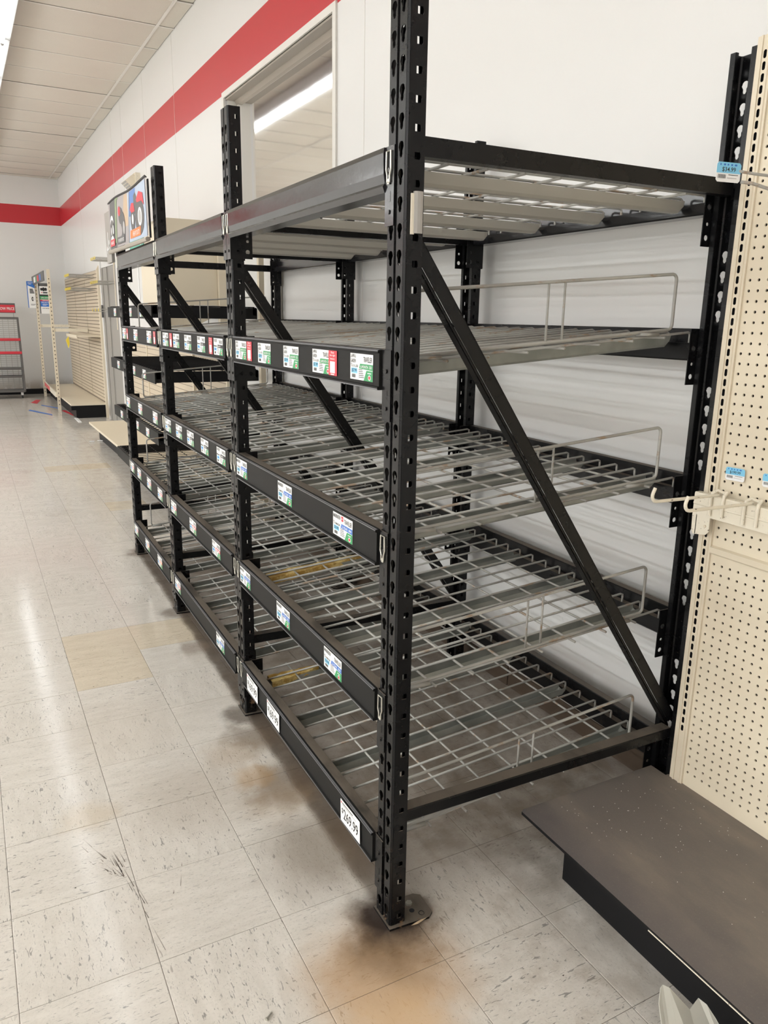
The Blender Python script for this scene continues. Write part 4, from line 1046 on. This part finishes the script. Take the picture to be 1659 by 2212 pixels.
# posters
def poster(label, x, y, z0, w, h, kind_):
    q = MB([M['white'], M['blue'], M['ink'], M['green'], M['red'], M['darkgrey']]); f = lambda d: (lambda u, v: (x + u, y - d, z0 + v))
    q.box(x, x + w, y, y + .004, z0, z0 + h, 0)
    def R(u0, u1, v0, v1, mi, d=.001): g_ = f(d); q.quad(g_(u0 * w, v0 * h), g_(u1 * w, v0 * h), g_(u1 * w, v1 * h), g_(u0 * w, v1 * h), mi)
    T_ = lambda s_, u0, u1, v0, v1, mi: text(q, s_, u0 * w, u1 * w, v0 * h, v1 * h, f(.002), mi)
    if kind_ == 0:
        g_ = f(.001); q.poly([g_(0, h), g_(0, .86 * h), g_(w, .74 * h), g_(w, h)], 1); R(0, .1, 0, .86, 1); T_('SPECIALTY', .15, .95, .93, .97, 0); T_('TIRES', .15, .6, .88, .92, 0)
        [R(.33, .9 - .05 * k, .55 + .045 * k, .583 + .045 * k, 2, .002) for k in range(4)]
        q.poly([f(.002)(.62 * w + .14 * w * math.cos(k * PI / 6), .34 * h + .085 * h * math.sin(k * PI / 6)) for k in range(12)], 2)
        q.poly([f(.003)(.66 * w + .06 * w * math.cos(k * PI / 6), .34 * h + .045 * h * math.sin(k * PI / 6)) for k in range(12)], 0)
        R(.35, .95, .13, .145, 2, .002); R(.35, .8, .10, .11, 2, .002)
    else:
        R(0, 1, .9, 1, 5); R(0, .1, 0, .98, 5)
        for cu, r_ in ((.3, .09), (.52, .12), (.75, .10)): q.poly([f(.002)(cu * w + r_ * w * 1.3 * math.cos(k * PI / 6), .80 * h + r_ * h * .55 * math.sin(k * PI / 6)) for k in range(12)], 2)
        R(.45, .9, .67, .71, 2, .002); q.poly([f(.002)(.25 * w, .71 * h), f(.002)(.32 * w, .665 * h), f(.002)(.39 * w, .71 * h)], 4); R(.1, 1, .58, .63, 2, .0012); R(.1, 1, .47, .58, 3); T_('LAWN & GARDEN', .2, .95, .50, .55, 0); R(.1, 1, .41, .46, 4); T_('TRAILER', .3, .9, .42, .45, 0)
        R(.1, 1, .23, .41, 1); T_('SPECIALTY', .2, .95, .35, .39, 0); R(.3, .85, .30, .315, 0, .002); R(.3, .7, .27, .28, 0, .002); T_('SHOP MORE', .25, .95, .16, .19, 2)
    tag(obj('poster', q), label, 'poster')
poster('tall white and blue tire poster left of the open beige frame', .098, 14.15, 1.585, .13, .46, 0)
poster('white poster with black tires and green, red and blue bars inside the open beige frame', .178, 12.55, 1.49, .145, .475, 1)

# wire cart at the left edge
ct = thing('wire_cart', 'dark metal rolling cart with grey wire back and red sign at the left edge', 'cart', (0, 0, 0))
CX0, CX1, CYY = -.80, -.098, 14.2
for x in (CX0, CX1):
    q = MB(M['cart']); q.prism([(CYY - .30, .12), (CYY + .05, .12), (CYY + .05, 1.42), (CYY - .02, 1.42)], 0, x - .016, x + .016); obj('side_frame', q, ct)
for k, z in enumerate((1.40, 1.02, .79, .52, .38, .13)):
    q = MB([M['cart'], M['red']]); d_ = .30 * (1.42 - z) / 1.3 + .02; q.box(CX0, CX1, CYY - d_, CYY + .03, z - .015, z + .02, 0)
    if k in (1, 2): q.box(CX0, CX1 + .01, CYY - d_ - .008, CYY - d_, z - .01, z + .035, 1)
    obj('shelf_tray', q, ct)
q = MB(M['cartwire'])
for k in range(36): q.box(CX0 + .02, CX1 - .02, CYY + .028, CYY + .032, .18 + .034 * k, .189 + .034 * k)
for k in range(8): q.box(CX0 + .09 * k, CX0 + .09 * k + .008, CYY + .024, CYY + .028, .15, 1.4)
obj('wire_back', q, ct)
for x in (CX0 + .04, CX1 - .05):
    q = MB([M['white'], M['ink']]); q.box(x - .02, x + .02, CYY - .24, CYY - .18, .055, .115, 0); o = obj('caster', q, ct)
    q = MB([M['white'], M['ink']]); q.cyl((x - .012, CYY - .21, .03), .03, .024, axis=0, n=14, mi=1); obj('wheel', q, o)
q = MB([M['red'], M['white'], M['darkgrey']]); q.box(CX0 + .02, CX1 - .03, CYY, CYY + .01, 1.50, 1.63, 0); q.box(CX0 + .01, CX1 - .02, CYY + .01, CYY + .014, 1.49, 1.66, 2)
text(q, 'LOW PRICE', .415, .668, .040, .090, lambda u, v: (CX0 + .0 + u, CYY - .002, 1.50 + v), 1); q.box(CX1 - .06, CX1 - .055, CYY + .0, CYY + .01, 1.40, 1.5, 2); q.box(CX0 + .06, CX0 + .065, CYY + .0, CYY + .01, 1.40, 1.5, 2)
obj('header_sign', q, ct)

# floor decals near the corner, emergency light
q = MB([M['red'], M['blue'], M['white']])
q.poly([(-.07, 13.1, .0012), (.05, 13.6, .0012), (.12, 13.5, .0012), (.02, 12.9, .0012)], 0); q.poly([(-.17, 11.9, .0012), (.12, 11.15, .0012), (.13, 11.3, .0012), (-.14, 12.05, .0012)], 1); q.poly([(.06, 12.6, .0012), (.30, 12.0, .0012), (.30, 12.15, .0012), (.08, 12.7, .0012)], 1)
q.poly([(.30, 11.75, .0012), (.40, 11.0, .0012), (.43, 11.1, .0012), (.36, 11.8, .0012)], 0)
tag(obj('floor_decal', q), 'torn red and blue stickers on the far floor by the cart', 'sticker')
q = MB([M['cream'], M['white']]); q.box(.385, .43, 10.2, 10.72, 0, .006, 1); tag(obj('fallen_strip', q), 'flat white strip lying on the floor beside the black kick', 'strip')
q = MB(M['white']); q.tube([(.30, 8.3, .01), (.36, 8.3, .01)], .008, 6); q.tube([(.40, 8.35, .01), (.46, 8.32, .01)], .005, 6)
tag(obj('zip_tie_bits', q), 'small white plastic bits on the floor at the low gondola corner', 'debris')
em = thing('emergency_lamp', 'off-white emergency lamp with ribbed lens on the wall behind the banner', 'lamp', (0, 0, 0), TH)
q = MB(M['cream']); q.box(WX - .05, WX, 7.62, 7.95, 2.82, 2.97); q.prism([(WX - .05, 2.82), (WX - .09, 2.83), (WX - .15, 2.89), (WX - .05, 2.97)], 1, 7.66, 7.91); obj('lamp_body', q, em)
q = MB(M['grey'])
for k in range(4):
    for j in range(3):
        a, c = j / 3 + .05, (j + 1) / 3 - .05; y0 = 7.67 + .058 * k
        P = lambda t_: (WX - .091 - .06 * t_ - .002, 2.828 + .06 * t_)
        q.quad((P(a)[0], y0, P(a)[1]), (P(a)[0], y0 + .05, P(a)[1]), (P(c)[0], y0 + .05, P(c)[1]), (P(c)[0], y0, P(c)[1]))
obj('lens', q, em)
